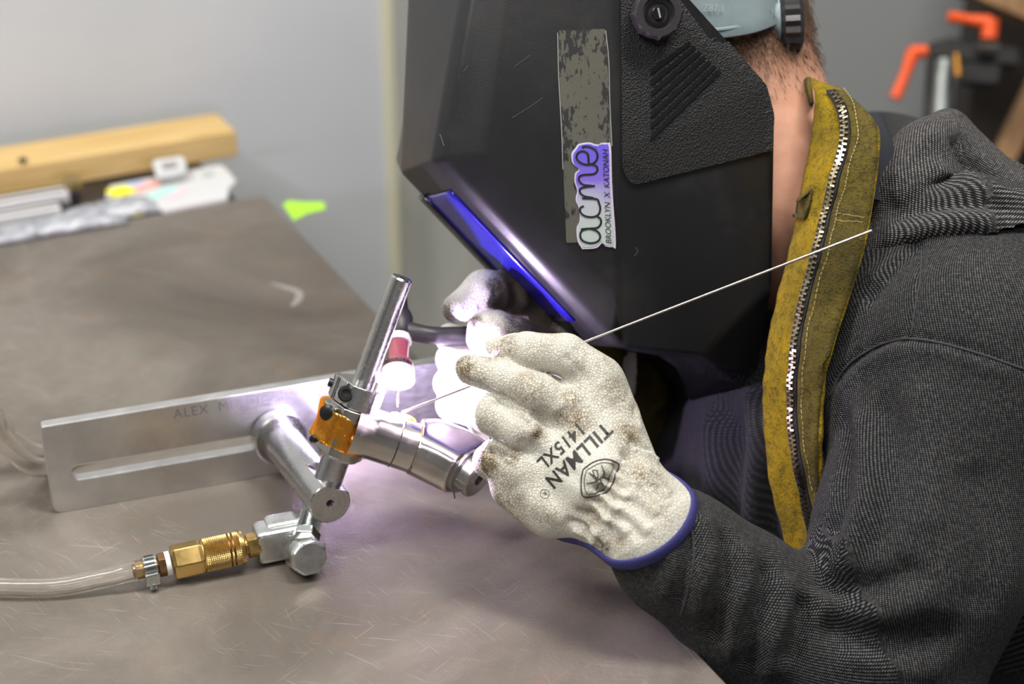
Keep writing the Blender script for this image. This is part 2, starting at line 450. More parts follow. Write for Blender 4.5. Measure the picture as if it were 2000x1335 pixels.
# -- steel ledge behind the bench, and what lies on it
def led(u, v, h=.0): return onz(u, v, h)
la = TC-D1*.028+NB*.002-ZZ*.0006
o = slab('back_ledge', [la, la+NB*.175, la+NB*.175-D1*1.6, la-D1*1.6], ZZ, .012, M_DARKST, None, .001); tag(o, 'dark steel ledge along the wall behind the bench', 'ledge')
t = NT('pine'); v = t.coord('Object', (1, 1, 1), (0, 0, -math.radians(27.3))); vv = t.node('ShaderNodeMapping', {'Vector': v, 'Scale': (1.2, 22, 22)}).outputs[0]
n = t.noise(vv, 3, 4, .5, 1.2); kn = t.fr(t.noise(t.coord('Object'), 14, 2), .72, .78)
c_ = t.ramp(n, [(.3, (.50, .31, .095)), (.55, (.66, .47, .20)), (.75, (.46, .27, .075))])
t.set(col=t.mix(kn, c_, (.20, .08, .03)), rough=.55); M_PINE = t.m
def lbox(name, p, ln, dp, ht, mat, parent=None, bev=.001):
    """box on the ledge: p = front right lower corner"""
    c = p-D1*ln/2+NB*dp/2+ZZ*ht/2; return box(name, c, (D1, NB, ZZ), (ln/2, dp/2, ht/2), mat, parent, bev)
o = lbox('wooden_beam', BB, 1.2, .066, .0285, M_PINE, None, .0015); tag(o, 'long pale pine batten lying along the wall', 'batten')
nb = BB-D1*.225+NB*.004+ZZ*.0285
nail = lathe('nail', nb-ZZ*.004, [0, 0, 1], [(0, .0012), (.008, .0012), (.008, .0045), (.010, .0045)], simple('nail_steel', (.08, .08, .08), .4, 1.), None, 12)
tag(nail, 'dark nail head standing on the pine batten', 'nail')
M_ALU = simple('extruded_aluminium', (.72, .72, .73), .5, .35)
M_WPL = simple('white_plastic', (.60, .61, .62), .4)
# two slotted aluminium rails at the left
for nm, (u, v), (wd, ht), lab in (('aluminium_rail', (138, 398), (.022, .012), 'longer aluminium rail lying beside the pine batten'), ('aluminium_rail', (122, 424), (.017, .010), 'shorter aluminium rail nearer the bench top')):
    p = led(u, v); r = empty(nm, p); tag(r, lab, 'rail', 'aluminium rails on the ledge')
    lbox('rail_body', p, .8, wd, ht, M_ALU, r); lbox('slot', p+NB*wd*.35+ZZ*ht*.93-D1*.002, .79, wd*.28, ht*.09, simple('slot_shadow_black', (.03, .03, .03), .5), r, 0)
    lbox('end_cap', p+D1*.010, .010, wd, ht, simple('black_end_plastic', (.02, .02, .02), .4), r)
# white plastic template with a notch
tp = [led(*q, .004) for q in ((205, 385), (215, 362), (425, 322), (437, 324), (461, 352), (452, 363), (447, 366), (444, 386), (320, 411), (300, 398), (290, 380))]
o = slab('plastic_template', tp, ZZ, .004, M_WPL, None, .0004); tag(o, 'white plastic template with a notched corner on the ledge', 'template')
hc = led(406, 340, .0045); h2 = lathe('hole_sticker', hc, ZZ, [(0, .007), (.0004, .007)], simple('grey_hole', (.42, .46, .45), .5), o, 20)
# white square ring
rc = [led(*q, .018) for q in ((297, 312), (358, 303), (366, 330), (305, 342))]; ri = [led(*q, .018) for q in ((315, 316), (344, 312), (348, 325), (319, 330))]
o = slab('square_bracket', round_poly(rc, .006), ZZ, .006, M_WPL, None, .001, holes=[round_poly(ri, .003)]); tag(o, 'small white square ring bracket against the batten', 'bracket')
# brass round knob by the rail end
kb = led(146, 386); o = lathe('brass_thumb_knob', kb, ZZ, [(0, .004), (.012, .004), (.012, .009), (.02, .009), (.022, .006)], metal('dull_brass', (.55, .40, .2), .3), None, 20); tag(o, 'small brass knob standing at the end of the rails', 'knob')
# stickers and clear bags
def sticker(name, c, sx, sy, rot, col, label, h, cat='sticker'):
    x = D1*math.cos(rot)+NB*math.sin(rot); y = np.cross(ZZ, x); m = simple('print_%02d%02d%02d' % tuple(int(k*99) for k in col), col, .35)
    o = slab(name, round_poly([c-x*sx-y*sy, c+x*sx-y*sy, c+x*sx+y*sy, c-x*sx+y*sy], min(sx, sy)*.6), ZZ, .0006, m)
    o.location.z += h; tag(o, label, cat, 'stickers on the ledge'); return o
sticker('round_sticker', led(236, 375, .004), .013, .013, .2, (.85, .82, .03), 'bright yellow round sticker on the white template', .0012)
sticker('striped_sticker', led(285, 365, .004), .018, .008, .4, (.85, .42, .38), 'salmon pink sticker on the white template', .0010)
sticker('striped_sticker', led(315, 378, .004), .020, .008, .5, (.45, .72, .68), 'pale turquoise sticker on the white template', .0008)
sticker('striped_sticker', led(258, 362, .004), .014, .007, .3, (.40, .50, .75), 'light blue sticker beside the salmon one', .0006)
sticker('striped_sticker', led(345, 380, .004), .016, .004, .6, (.85, .62, .70), 'thin pale pink sticker right of the turquoise one', .0011)
sticker('striped_sticker', led(282, 412, .001), .016, .007, .2, (.70, .66, .10), 'mustard yellow sticker at the front of the ledge', .0006)
t = NT('crumpled_clear_bag'); n = t.noise(t.coord('Object'), 60, 4)
t.set(col=t.ramp(n, [(.35, (.20, .21, .24)), (.6, (.48, .50, .54)), (.8, (.72, .72, .74))]), rough=.15, spec=.8); t.bump(n, .8, .01); M_BAG = t.m
def bag(c, sx, sy, rot, label):
    x = D1*math.cos(rot)+NB*math.sin(rot); y = np.cross(ZZ, x); V = []; Fc = []; nx, ny = 16, 10
    for i in range(nx+1):
        for j in range(ny+1):
            a, b = i/nx*2-1, j/ny*2-1; e = max(0, 1-a**4)*max(0, 1-b**4)
            V.append(c+x*a*sx+y*b*sy+ZZ*(.001+e*(.006+.004*random.random())))
    for i in range(nx):
        for j in range(ny): k = i*(ny+1)+j; Fc.append((k, k+1, k+ny+2, k+ny+1))
    o = mesh('plastic_bag', V, Fc, M_BAG); m = o.modifiers.new('s', 'SOLIDIFY'); m.thickness = .0008; tag(o, label, 'bag', 'clear bags on the ledge')
bag(led(215, 416), .05, .02, .0, 'crumpled clear bag at the front of the ledge')
bag(led(95, 450), .075, .016, .0, 'flat clear bag beside the shorter rail')

# ------------------------------------------------------------------ far right: clamp stand, cabinet, planks
M_BLK = simple('satin_black', (.012, .012, .013), .45); M_ORG = simple('orange_plastic', (.85, .10, .012), .4)
zc = 1.95
cab = box('dark_cabinet', P(2060, 330, 2.24), (RX, np.array([0, 1., 0]), ZZ), (.135, .04, .33), simple('dark_cabinet_board', (.028, .022, .018), .6), None, .004); tag(cab, 'dark brown board cabinet at the right edge behind the clamp', 'cabinet')
M_PLY = NT('plywood'); n = M_PLY.noise(M_PLY.coord('Object', (20, 20, 1)), 4, 4); M_PLY.set(col=M_PLY.ramp(n, [(.3, (.20, .10, .04)), (.7, (.33, .19, .085))]), rough=.6); M_PLY = M_PLY.m
def plank(a, b, wd, th, label):
    a, b = np.array(a), np.array(b); x = nrm(b-a); y = nrm(np.cross(x, FW)); z = np.cross(x, y)
    o = box('wooden_plank', (a+b)/2, (x, y, z), (np.linalg.norm(b-a)/2, wd/2, th/2), M_PLY, None, .002); tag(o, label, 'plank', 'wooden planks at the right edge')
plank(P(1880, -40, 2.02), P(2150, 75, 2.02), .036, .03, 'brown plank slanting across the upper right corner')
plank(P(1940, 345, 2.05), P(2080, 60, 2.05), .028, .02, 'brown leaning plank below the clamp at the right edge')
cs = empty('clamp_stand', P(1830, 230, zc)); tag(cs, 'black clamp stand with two orange ratchet levers', 'clamp')
def pb(name, uvs, th, mat, z=zc, bev=.002): return slab(name, [P(u, v, z) for u, v in uvs], -FW, th, mat, cs, bev)
pb('clamp_block', [(1825, 78), (1858, 74), (1990, 95), (1992, 128), (1825, 112)], .035, M_BLK)
pb('clamp_jaw', [(1880, 110), (1960, 118), (1950, 165), (1880, 160)], .03, M_BLK, zc+.004)
a, b = P(1845, 110, zc+.012), P(1815, 560, zc+.012)
tube('round_post', [a, b], .0115, metal('grey_zinc', (.40, .43, .42), .4), cs); a, b = P(1822, 110, zc+.02), P(1796, 560, zc+.02); tube('rear_post', [a, b], .007, M_BLK, cs)
tube('brass_screw', [P(1868, 105, zc-.02), P(1872, 148, zc-.02)], [.005, .007], simple('bronze', (.35, .17, .04), .35, 1.), cs)
lathe('washer', P(1927, 97, zc), ZZ, [(0, .014), (.006, .014)], metal('grey_zinc', (.4, .43, .42), .4), cs, 20)
def lever(pts, rad, boss_a, boss_b, br):
    l = tube('ratchet_lever', [P(*q, zc-.02) for q in pts], rad, M_ORG, cs, 14, 4)
    tube('lever_hub', [P(*boss_a, zc-.02), P(*boss_b, zc-.02)], [br, br*.95], M_ORG, l, 16)
lever([(1852, 32), (1890, 38), (1932, 44)], [.0066, .006, .0085], (1934, 38), (1932, 76), .0098)
lever([(1783, 103), (1768, 145), (1748, 192)], [.0085, .006, .0068], (1776, 102), (1810, 100), .0075)
# ================================================================== the fixture on the bench
M_PLATE = metal('brushed_plate', (.80, .80, .80), .36, (1, 1, 8), 160, .12, .05)
M_STEEL = metal('turned_steel', (.62, .62, .62), .25, (1, 1, 1), 500, .10, .03)
M_STEELD = metal('darker_turned_steel', (.50, .49, .48), .30, (1, 1, 1), 500, .1, .03)
M_TITAN = metal('titanium', (.60, .57, .545), .24, (1, 1, 1), 200, .08, .02)
M_BLKSC = simple('black_oxide', (.035, .036, .04), .35, .8)
A0 = onz(105, 1003); B0 = onz(525, 930); E1 = nrm(B0-A0)
E1 = nrm([math.cos(math.radians(20.0)), math.sin(math.radians(20.0)), 0])
N0 = np.array([E1[1], -E1[0], 0]); LEAN = math.radians(7)
E3 = ZZ*math.cos(LEAN)-N0*math.sin(LEAN); EN = N0*math.cos(LEAN)+ZZ*math.sin(LEAN)
fx = empty('welding_fixture', A0+E1*.15); tag(fx, 'bright steel fixture, slotted plate with a spindle and tilted round post', 'fixture')
PH, PL, PT = .066, .345, .0115
def pp(a, b, d=0.): return A0+E1*a+E3*b+EN*d
out = round_poly([pp(0, 0), pp(PL, 0), pp(PL, PH), pp(0, PH)], [.006, .004, .004, .003])
sl0, sl1, sz, sr = .0155, .1500, .0275, .0052
slot = arc_pts(pp(sl0+sr, sz), -E1, E3, sr, -math.pi/2, math.pi/2, 9)[::1]+arc_pts(pp(sl1, sz), -E1, E3, sr, math.pi/2, 3*math.pi/2, 9)
o = slab('slotted_plate', out, EN, PT, M_PLATE, fx, .0009, holes=[slot])
# engraved words on the plate
M_ENG = simple('engraving', (.30, .29, .31), .55, .8)
def eng(x, y): return pp(.090+x, .0558+y, .00025)
lay_text('engraved_words', 'ALEX  MEADE  BIKEWORKS', .0100, eng, M_ENG, o, 0, space=1.08)
# spindle
SB = onpl(541, 848, A0, EN)
SE = onpl(645, 983, SB+EN*.119, EN); AX = nrm(SE-SB); SL = np.linalg.norm(SE-SB)
SR = .0142
lathe('flange', SB, AX, [(0, .0196), (.010, .0196), (.0115, .0183), (.0115, .0165)], M_STEEL, fx, 56)
# spindle with a flat milled near its end for the post: long turned bar with end face hole
RQ = SE-AX*.0155                                # where post and spindle axes meet
RT = onpl(785, 541, RQ, AX); RD = nrm(RT-RQ); RLEN = np.linalg.norm(RT-RQ)
x, y, a = frame(AX, RD)                         # y is along the post
V = []; Fc = []; n = 64
st = [(0.0, SR, 0), (SL-.036, SR, 0), (SL-.0355, SR, 1), (SL-.0008, SR, 1), (SL, SR-.0008, 1)]
FLAT = .0108
for (t_, r, fl) in st:
    for k in range(n):
        q = 2*math.pi*k/n; cx, cy = math.cos(q)*r, math.sin(q)*r
        if fl: cy = min(cy, FLAT)
        V.append(SB+AX*t_+x*cx+y*cy)
hr = .0028; ring = len(st)
for k in range(n):
    q = 2*math.pi*k/n; V.append(SE+(x*math.cos(q)+y*math.sin(q))*hr)
for k in range(n):
    q = 2*math.pi*k/n; V.append(SE-AX*.003+(x*math.cos(q)+y*math.sin(q))*hr*.55)
for i in range(ring+1):
    for k in range(n):
        k2 = (k+1) % n; Fc.append((i*n+k, i*n+k2, (i+1)*n+k2, (i+1)*n+k))
Fc.append(tuple((ring+1)*n+k for k in range(n)))
sp_ = sharp(mesh('spindle', V, Fc, M_STEEL, fx), 30)
# fine turning rings on the end face
for rr in (.0062, .0105):
    lathe('turning_groove', SE+AX*.00005, AX, [(0, rr), (.00006, rr+.0001), (0, rr+.0002)], M_STEELD, sp_, 48, cap=(False, False))
lathe('centre_hole', SE-AX*.0028, AX, [(0, .0016), (.0001, .0016)], simple('hole_black', (.01, .01, .01), .6), sp_, 16)
# post
RR = .0075
post = lathe('post', RQ, RD, [(0, RR*1.28), (.030, RR*1.28), (.0305, RR), (RLEN-.0012, RR), (RLEN, RR-.0012)], M_STEEL, fx, 48)
lathe('post_end_dimple', RQ+RD*RLEN, RD, [(.0001, .0024), (.0003, .0020)], M_STEELD, post, 20)

# ------------------------------------------------------------------ shaft collar
def rodp(u, v):  # point of the post axis nearest to a pixel ray
    d = ray(u, v); w0 = CC-RQ; a_, b_, c_ = d@d, d@RD, 1.; dd, ee = d@w0, RD@w0
    return (a_*ee-b_*dd)/(a_*c_-b_*b_)
tc0, tc1 = rodp(699, 792), rodp(711, 748)
CR = .0158
RC = lambda t_: RQ+RD*t_
sx = nrm(np.cross(RD, FW)); sy = nrm(np.cross(sx, RD))
if sx[0] < 0: sx = -sx
if sy@FW > 0: sy = -sy                          # sx right, sy toward the viewer
col_ = empty('shaft_collar', RC(tc0)); tag(col_, 'machined clamp collar with black socket screw around the tilted post', 'collar')
def collar_profile(r, flat, off, n=72):
    """round on the right, flats at the left front where the screws sit; returns 2-D points (sx, sy)"""
    pts = []
    for k in range(n):
        q = 2*math.pi*k/n; px_, py_ = math.cos(q)*r, math.sin(q)*r
        d = px_*flat[0]+py_*flat[1]
        if d > off: px_ -= (d-off)*flat[0]; py_ -= (d-off)*flat[1]
        pts.append((px_, py_))
    return pts
def extr(name, prof, t0, t1, mat, parent, bev=.0005, inner=None):
    V = []; Fc = []; n = len(prof)
    for t_ in (t0, t1):
        for (a_, b_) in prof: V.append(RC(t_)+sx*a_+sy*b_)
    for k in range(n): Fc.append((k, (k+1) % n, n+(k+1) % n, n+k))
    Fc.append(tuple(range(n))); Fc.append(tuple(range(2*n-1, n-1, -1)))
    bm = bmesh.new()
    vs_ = [bm.verts.new(tuple(p)) for p in V]
    for f in Fc: bm.faces.new([vs_[i] for i in f])
    o = from_bm(name, bm, mat, parent, True); sharp(o, 25)
    if bev: bevel(o, bev, 2, 40)
    return o
fl = nrm([-.70, .71, 0])[:2]
extr('collar_body', collar_profile(CR, fl, .0138), tc0, tc1, M_STEEL, col_)
# lug where the screw runs, and split line
def cp(a_, b_, t_): return RC(t_)+sx*a_+sy*b_
lug = [cp(-.0168, .004, tc0+.0004), cp(-.0085, .0128, tc0+.0004), cp(-.003, .006, tc0+.0004), cp(-.010, -.004, tc0+.0004)]
mid = (tc0+tc1)/2; LN = nrm(sx*fl[0]+sy*fl[1])
slab('collar_lug', [cp(-.0200, -.003, tc1-.0003), cp(-.0182, .0035, tc1-.0003), cp(-.0085, .0128, tc1-.0003), cp(-.004, .002, tc1-.0003), cp(-.010, -.008, tc1-.0003)], RD, (tc1-tc0)-.0006, M_STEEL, col_, .0004)
scx = cp(-.0110, .0118, mid)
def socket_screw(c, ax, r, h, parent, name='socket_screw', lobes=True):
    o = lathe(name, c, ax, [(0, r), (h-.0008, r), (h, r-.0008), (h, r*.55), (h-.0018, r*.52)], M_BLKSC, parent, 32, cap=(True, False))
    prism('hex_socket', np.array(c)+nrm(ax)*(h-.0018), ax, .0001, r*.53, 6, simple('hole_black', (.01, .01, .01), .6), o, bev=0)
    lathe('counterbore', np.array(c)+nrm(ax)*.0004, ax, [(0, r*1.22), (.0004, r*1.22)], M_STEELD, o, 32)
    return o
scax = nrm(sy*.86+sx*.10+RD*.28)
socket_screw(cp(-.0075, .0122, mid), scax, .0053, .0042, col_)
slab('split_line', [cp(-.0164, .0066, tc0+.0003), cp(-.0158, .0072, tc0+.0003), cp(-.0158, .0072, tc1-.0001), cp(-.0164, .0066, tc1-.0001)], LN, .0004, simple('slot_shadow_black', (.03, .03, .03), .5), col_)
lathe('side_screw', cp(-.0185, -.001, mid), -sx, [(0, .003), (.003, .003), (.0034, .0025)], M_BLKSC, col_, 16)

# ------------------------------------------------------------------ workpiece: yoke on the post with a tube welded to it
ty0, ty1 = rodp(664, 884), tc0-.0006
YR = .0166
wk = empty('bicycle_part', RC(ty0)); tag(wk, 'polished titanium part being welded, yoke with a stub tube and end lug', 'workpiece')
yk = extr('yoke', collar_profile(YR, fl, .0145), ty0, ty1, M_TITAN, wk, .0006)
lathe('lower_ring', RC(ty0-.0022), RD, [(0, YR*.86), (.0025, YR*.90)], M_STEEL, wk, 48)
# flat pads left of the yoke
slab('clamp_ear', [cp(-.0215, -.004, ty1-.003), cp(-.0195, .0045, ty1-.003), cp(-.0100, .0136, ty1-.003), cp(-.004, .002, ty1-.003), cp(-.010, -.008, ty1-.003)], RD, (ty1-ty0)-.009, M_STEEL, wk, .0006)
slab('split_line', [cp(.0006, .0163, ty0+.001), cp(.0020, .0163, ty0+.001), cp(.0020, .0163, ty1-.001), cp(.0006, .0163, ty1-.001)], sy, .0004, simple('slot_shadow_black', (.03, .03, .03), .5), wk)
earn = nrm(sx*-.69+sy*.72)
def earp(s, t_, d=0.): return cp(-.0148, .0091, t_)+(sx*.72+sy*.69)*s+earn*d
yh = ty1-ty0
lathe('pad_screw', earp(.0010, ty0+yh*.76), nrm(earn+sy), [(0, .0052), (.0030, .0052), (.0038, .0040)], M_BLKSC, wk, 24)
lathe('set_screw', earp(-.0025, ty0+yh*.16), nrm(earn+sy), [(0, .0026), (.0036, .0026), (.0044, .0018)], M_BLKSC, wk, 20)
# amber film tape wrapped round the yoke
t = NT('amber_film'); n = t.noise(t.coord('Object'), 150, 3)
bp = t.node('ShaderNodeBump', {'Height': n, 'Strength': .5, 'Distance': .003}).outputs[0]
tr_ = t.node('ShaderNodeBsdfTransparent', {'Color': (1.0, .68, .09, 1)}); gl_ = t.node('ShaderNodeBsdfGlossy', {'Color': (1, .75, .3, 1), 'Roughness': .12, 'Normal': bp})
df_ = t.node('ShaderNodeBsdfDiffuse', {'Color': (.80, .46, .01, 1)})
m1_ = t.node('ShaderNodeMixShader', {0: .09, 1: tr_.outputs[0], 2: df_.outputs[0]}); m2_ = t.node('ShaderNodeMixShader', {0: .16, 1: m1_.outputs[0], 2: gl_.outputs[0]})
t.l.new(m2_.outputs[0], t.n['Material Output'].inputs[0]); M_AMBER = t.m
V = []; Fc = []; NS, NH = 40, 14; t0_, t1_ = ty0+yh*.20, ty1-yh*.14
path2 = [(-.0120, -.0120), (-.0185, -.0100), (-.0226, -.0045), (-.0206, .0052), (-.0105, .0147), (-.003, .0166), (.0025, .0172), (.0090, .0148), (.0138, .0102), (.0155, .0070)]
pth = catmull([np.array([*q, 0]) for q in path2], 5)
for i, q in enumerate(pth):
    s = i/(len(pth)-1)
    for j in range(NH+1):
        e = j/NH; wob = .0005*math.sin(9*s+5*e)+.0004*math.sin(23*s*e+2)
        b0 = t0_-.004*s*(s > .5)+.0035*(1-s)*0; tt = t0_+(t1_-t0_)*e
        if e > .5: tt += -.005*max(0, s-.55)*1.6+.004*max(0, .35-s)*2.5
        else: tt += -.001*s
        d = nrm([q[0], q[1], 0])*wob; V.append(cp(q[0]+d[0], q[1]+d[1], tt))
for i in range(len(pth)-1):
    for j in range(NH): k = i*(NH+1)+j; Fc.append((k, k+NH+1, k+NH+2, k+1))
tp_ = mesh('amber_tape', V, Fc, M_AMBER, wk); m = tp_.modifiers.new('s', 'SOLIDIFY'); m.thickness = .0003
tp_['label'] = 'amber film tape wrapped round the yoke'
V = [];
for i, q in enumerate(pth[-14:]):
    for e in (0, .33, .66, 1): V.append(cp(q[0]*1.012+.0012, q[1]*1.012, t0_-.0018+(t1_-t0_-.008)*e))
Fc = [(i*4+j, i*4+4+j, i*4+5+j, i*4+1+j) for i in range(13) for j in range(3)]
o = mesh('tape_overlap', V, Fc, M_AMBER, tp_); m = o.modifiers.new('s', 'SOLIDIFY'); m.thickness = .0003
# stub tube, square to the post
TS = RC(ty0+yh*.56); TE = onpl(893, 902, TS, RD); TD = nrm(TE-TS); TL = np.linalg.norm(TE-TS); TR = .0170
prof = [(.004, TR*1.30), (.010, TR*1.16), (.0155, TR*1.03), (.019, TR), (TL*.60, TR)]
stub = lathe('stub_tube', TS, TD, prof, M_TITAN, wk, 64, cap=(False, False), ang=60)
sq_ = TL*.44
lathe('joint_seam', TS, TD, [(sq_-.0004, TR+.0001), (sq_, TR+.0005), (sq_+.0004, TR+.0001)], simple('dark_seam', (.12, .10, .09), .3, 1.), stub, 64, cap=(False, False))
# flared end lug: the tube opens into a cross barrel
BX = nrm(np.cross(TD, RD)); BX = BX if BX@FW < 0 else -BX
LA = nrm(TD*.80+BX*.62+RD*-.12)                # barrel axis, toward the viewer and right
BE = onpl(938, 938, TE+TD*.004+BX*.012, FW)
g = SDF(np.min([TS, TE, BE], 0)-.045, np.max([TS, TE, BE], 0)+.055, .0011)
ts = TS+TD*TL*.55
d = g.cap(ts, TE+TD*.004, TR*.995, TR*1.04)
brl = g.cap(BE-LA*.040, BE-LA*.012, .0186, .0182)
d = smin(d, brl, .016)
d = smin(d, g.cap(TE+RD*.012-BX*.004, TE+TD*.018+RD*.006, .006, .006), .014)
d = smax(d, -g.plane(TS+TD*TL*.6, TD), .0)
d = smax(d, g.plane(BE-LA*.013, LA), .001)
d = smax(d, g.plane(TE+RD*.0175, nrm(RD*.9+BX*.35)), .003)
d = smax(d, g.plane(TE-RD*.0200, -RD), .003)
V, Q = g.polygonize(d, 3)
lug = mesh('end_lug', V, Q, M_TITAN, wk)
disc = lathe('barrel_cap', BE-LA*.0132, LA, [(0, .0168), (.002, .0168), (.002, .0142), (.011, .0142), (.0122, .0130), (.0122, .0044), (.009, .0042)], M_STEELD, wk, 48, cap=(True, False))
lathe('bolt_socket', BE-LA*.0040, LA, [(0, .0044), (.0002, .0044)], simple('hole_black', (.01, .01, .01), .6), disc, 20)
slab('lug_split', [BE-LA*.016-RD*.0186-BX*.004, BE-LA*.0152-RD*.0186-BX*.004, BE-LA*.0152-RD*.0186+BX*.012, BE-LA*.016-RD*.0186+BX*.012], -RD, .001, simple('slot_shadow_black', (.03, .03, .03), .5), lug)

# ------------------------------------------------------------------ weld pool, arc light
AP = TS+TD*TL*.37+nrm(RD*.97-BX*.10)*TR
print('arc', [round(float(k), 1) for k in (1000+FPX*((AP-CC)@RX)/((AP-CC)@FW), 667.5-FPX*((AP-CC)@UPV)/((AP-CC)@FW))])
wp = empty('weld_pool', AP); tag(wp, 'glowing molten weld spot on top of the stub tube', 'weld pool')
def blob(name, c, r, ax, mat, parent):
    V = []; Fc = []; n, m = 20, 10
    for i in range(m+1):
        th = math.pi*i/m
        for k in range(n):
            q = 2*math.pi*k/n; dv = np.array([math.sin(th)*math.cos(q)*r[0], math.sin(th)*math.sin(q)*r[1], math.cos(th)*r[2]])
            V.append(c+ax[0]*dv[0]+ax[1]*dv[1]+ax[2]*dv[2])
    for i in range(m):
        for k in range(n): Fc.append((i*n+k, (i+1)*n+k, (i+1)*n+(k+1) % n, i*n+(k+1) % n))
    return mesh(name, V, Fc, mat, parent)
BXX = np.cross(RD, TD)
M_HOT = simple('molten_white', (1, .95, .9), .3, 0, em=(1, .93, .85), ems=60.)
M_HOT2 = simple('hot_orange', (.35, .08, .01), .3, 0, em=(1, .22, .01), ems=7.)
blob('molten_bead', AP, (.0046, .0030, .0020), (TD, BXX, RD), M_HOT, wp)
blob('hot_halo', AP+TD*.0070-BX*.0030-RD*.0006, (.0070, .0050, .0026), (TD, BXX, RD), M_HOT2, wp)
la_ = bpy.data.lights.new('welding_arc', 'POINT'); la_.energy = 2.2; la_.color = (.76, .62, 1.0); la_.shadow_soft_size = .0012
lo_ = bpy.data.objects.new('welding_arc', la_); COL.objects.link(lo_); lo_.location = tuple(AP+RD*.0032)

# ------------------------------------------------------------------ swivel fitting, coupler, hose
M_ALUF = metal('satin_aluminium', (.70, .71, .71), .30, sc=200)
M_BRASS = metal('brass', (.60, .41, .15), .33, sc=150, amt=.15)
M_BRASSD = metal('tarnished_brass', (.36, .20, .10), .38, sc=150, amt=.2)
M_ZINC = metal('zinc_plate', (.62, .66, .65), .22, sc=200)
sw = empty('swivel_fitting', onz(597, 1085)); tag(sw, 'cast aluminium swivel elbow fitting under the spindle', 'fitting')
bR = .0125
SWC = onz(600, 1117)+ZZ*.0135                    # barrel centre
KX = nrm(np.array(onz(505, 1095))-np.array(onz(594, 1117))); KX[2] = 0; KX = nrm(KX)   # toward the coupler
GA = nrm(np.array([.42, -.87, 0.30]))            # barrel axis toward the viewer
prism('swivel_barrel', SWC-GA*.015, GA, .03, bR*1.0, 8, M_ALUF, sw, (0, 0, 1), math.pi/8, .0016, rings=[(0, bR*.8), (.004, bR*1.05), (.021, bR*1.05), (.0245, bR*.93)])
lathe('end_face', SWC+GA*.0093, GA, [(0, bR*.82), (.0006, bR*.82)], M_ALUF, sw, 40)
CA = onz(508, 1098)+ZZ*.0150; CB = onz(262, 1146)+ZZ*.0125; CX = nrm(CB-CA); CLEN = np.linalg.norm(CB-CA)
KX = nrm(CX*[1, 1, 0]); ez = ZZ; ey = np.cross(ez, KX)
am = onz(547, 1086)+ZZ*.0135
box('swivel_arm', am, (KX, ey, ez), (.0165, .0105, .0125), M_ALUF, sw, .0045, 4)
box('swivel_back_block', am-GA*.004-KX*.004+ZZ*.0060, (KX, ey, ez), (.0120, .0085, .0095), M_ALUF, sw, .004, 4)
S0 = SWC+ZZ*.009-GA*.002; S1 = RQ-AX*.006-RD*.012
sd = nrm(S1-S0); sl_ = np.linalg.norm(S1-S0)
prism('lock_nut', S0+sd*.0015, sd, .0075, .0098, 6, M_ZINC, sw, bev=.0008)
pr = []; tt = .0085
while tt < sl_: pr += [(tt, .0070), (tt+.0008, .0078), (tt+.0016, .0070)]; tt += .0017
lathe('threaded_stem', S0, sd, pr, M_ZINC, sw, 28, ang=20)
# brass coupler lying between arm and hose
CA = onz(508, 1098)+ZZ*.0150; CB = onz(262, 1146)+ZZ*.0125; CX = nrm(CB-CA); CLEN = np.linalg.norm(CB-CA)
cpn = empty('air_coupler', onz(420, 1090)); tag(cpn, 'brass quick coupler with knurled sleeve lying on the bench', 'coupler')
def cxp(u): return CLEN*(508-u)/(508-262)
prism('nipple_hex', CA+CX*cxp(511), CX, .0090, .0086, 6, M_BRASS, cpn, bev=.0008)
lathe('nipple_neck', CA+CX*cxp(490), CX, [(0, .0058), (.003, .0058), (.004, .0070), (.0075, .0070)], M_BRASS, cpn, 28)
# knurled sleeve: relief on the mesh
s0, s1 = cxp(474), cxp(397); V = []; Fc = []; n = 120; m = 60; x, y, a = frame(CX)
for i in range(m+1):
    s = s0+(s1-s0)*i/m; f = i/m
    for k in range(n):
        q = 2*math.pi*k/n; r = .0108
        if f < .045: r = .0112
        elif .20 < f < .25 or .30 < f < .35: r = .0100
        elif f > .97: r = .0104
        else: r += .00032*(math.sin(30*q+f*62)*math.sin(30*q-f*62)*1.6)
        V.append(CA+CX*s+(x*math.cos(q)+y*math.sin(q))*r)
for i in range(m):
    for k in range(n): Fc.append((i*n+k, i*n+(k+1) % n, (i+1)*n+(k+1) % n, (i+1)*n+k))
Fc += [tuple(range(n-1, -1, -1)), tuple(m*n+k for k in range(n))]
ks = sharp(mesh('knurled_sleeve', V, Fc, M_BRASS, cpn), 60)
for f in (.225, .325): lathe('dark_band', CA+CX*(s0+(s1-s0)*(f-.02)), CX, [(0, .0101), (.0016, .0101)], M_BRASSD, ks, 40, cap=(False, False))
lathe('front_rim', CA+CX*(s0-.0012), CX, [(0, .0110), (.0016, .0115), (.0028, .0110)], M_BRASS, cpn, 40)
prism('coupler_hex', CA+CX*cxp(399), CX, .02, .0118, 6, M_BRASS, cpn, (0, 0, 1), .25, .0007, rings=[(0, .0108), (.003, .0118), (.0185, .0118), (.0205, .0105)])
lathe('thread_seal', CA+CX*cxp(336), CX, [(.0005, .0080), (.0035, .0080)], simple('white_thread_tape', (.78, .80, .78), .6), cpn, 28)
prism('barb_hex', CA+CX*cxp(331), CX, .0066, .0080, 6, M_BRASSD, cpn, bev=.0007)
lathe('hose_barb', CA+CX*cxp(312), CX, [(0, .0046), (.004, .0046), (.012, .0042), (.0125, .0050), (.016, .0042), (.0165, .0048), (cxp(262)-cxp(312)-.002, .0044), (cxp(262)-cxp(312), .003)], M_BRASSD, cpn, 24)
lathe('barb_tip', CA+CX*(cxp(262)-.0075), CX, [(0, .0050), (.005, .0050), (.0068, .0035)], M_BRASS, cpn, 24)
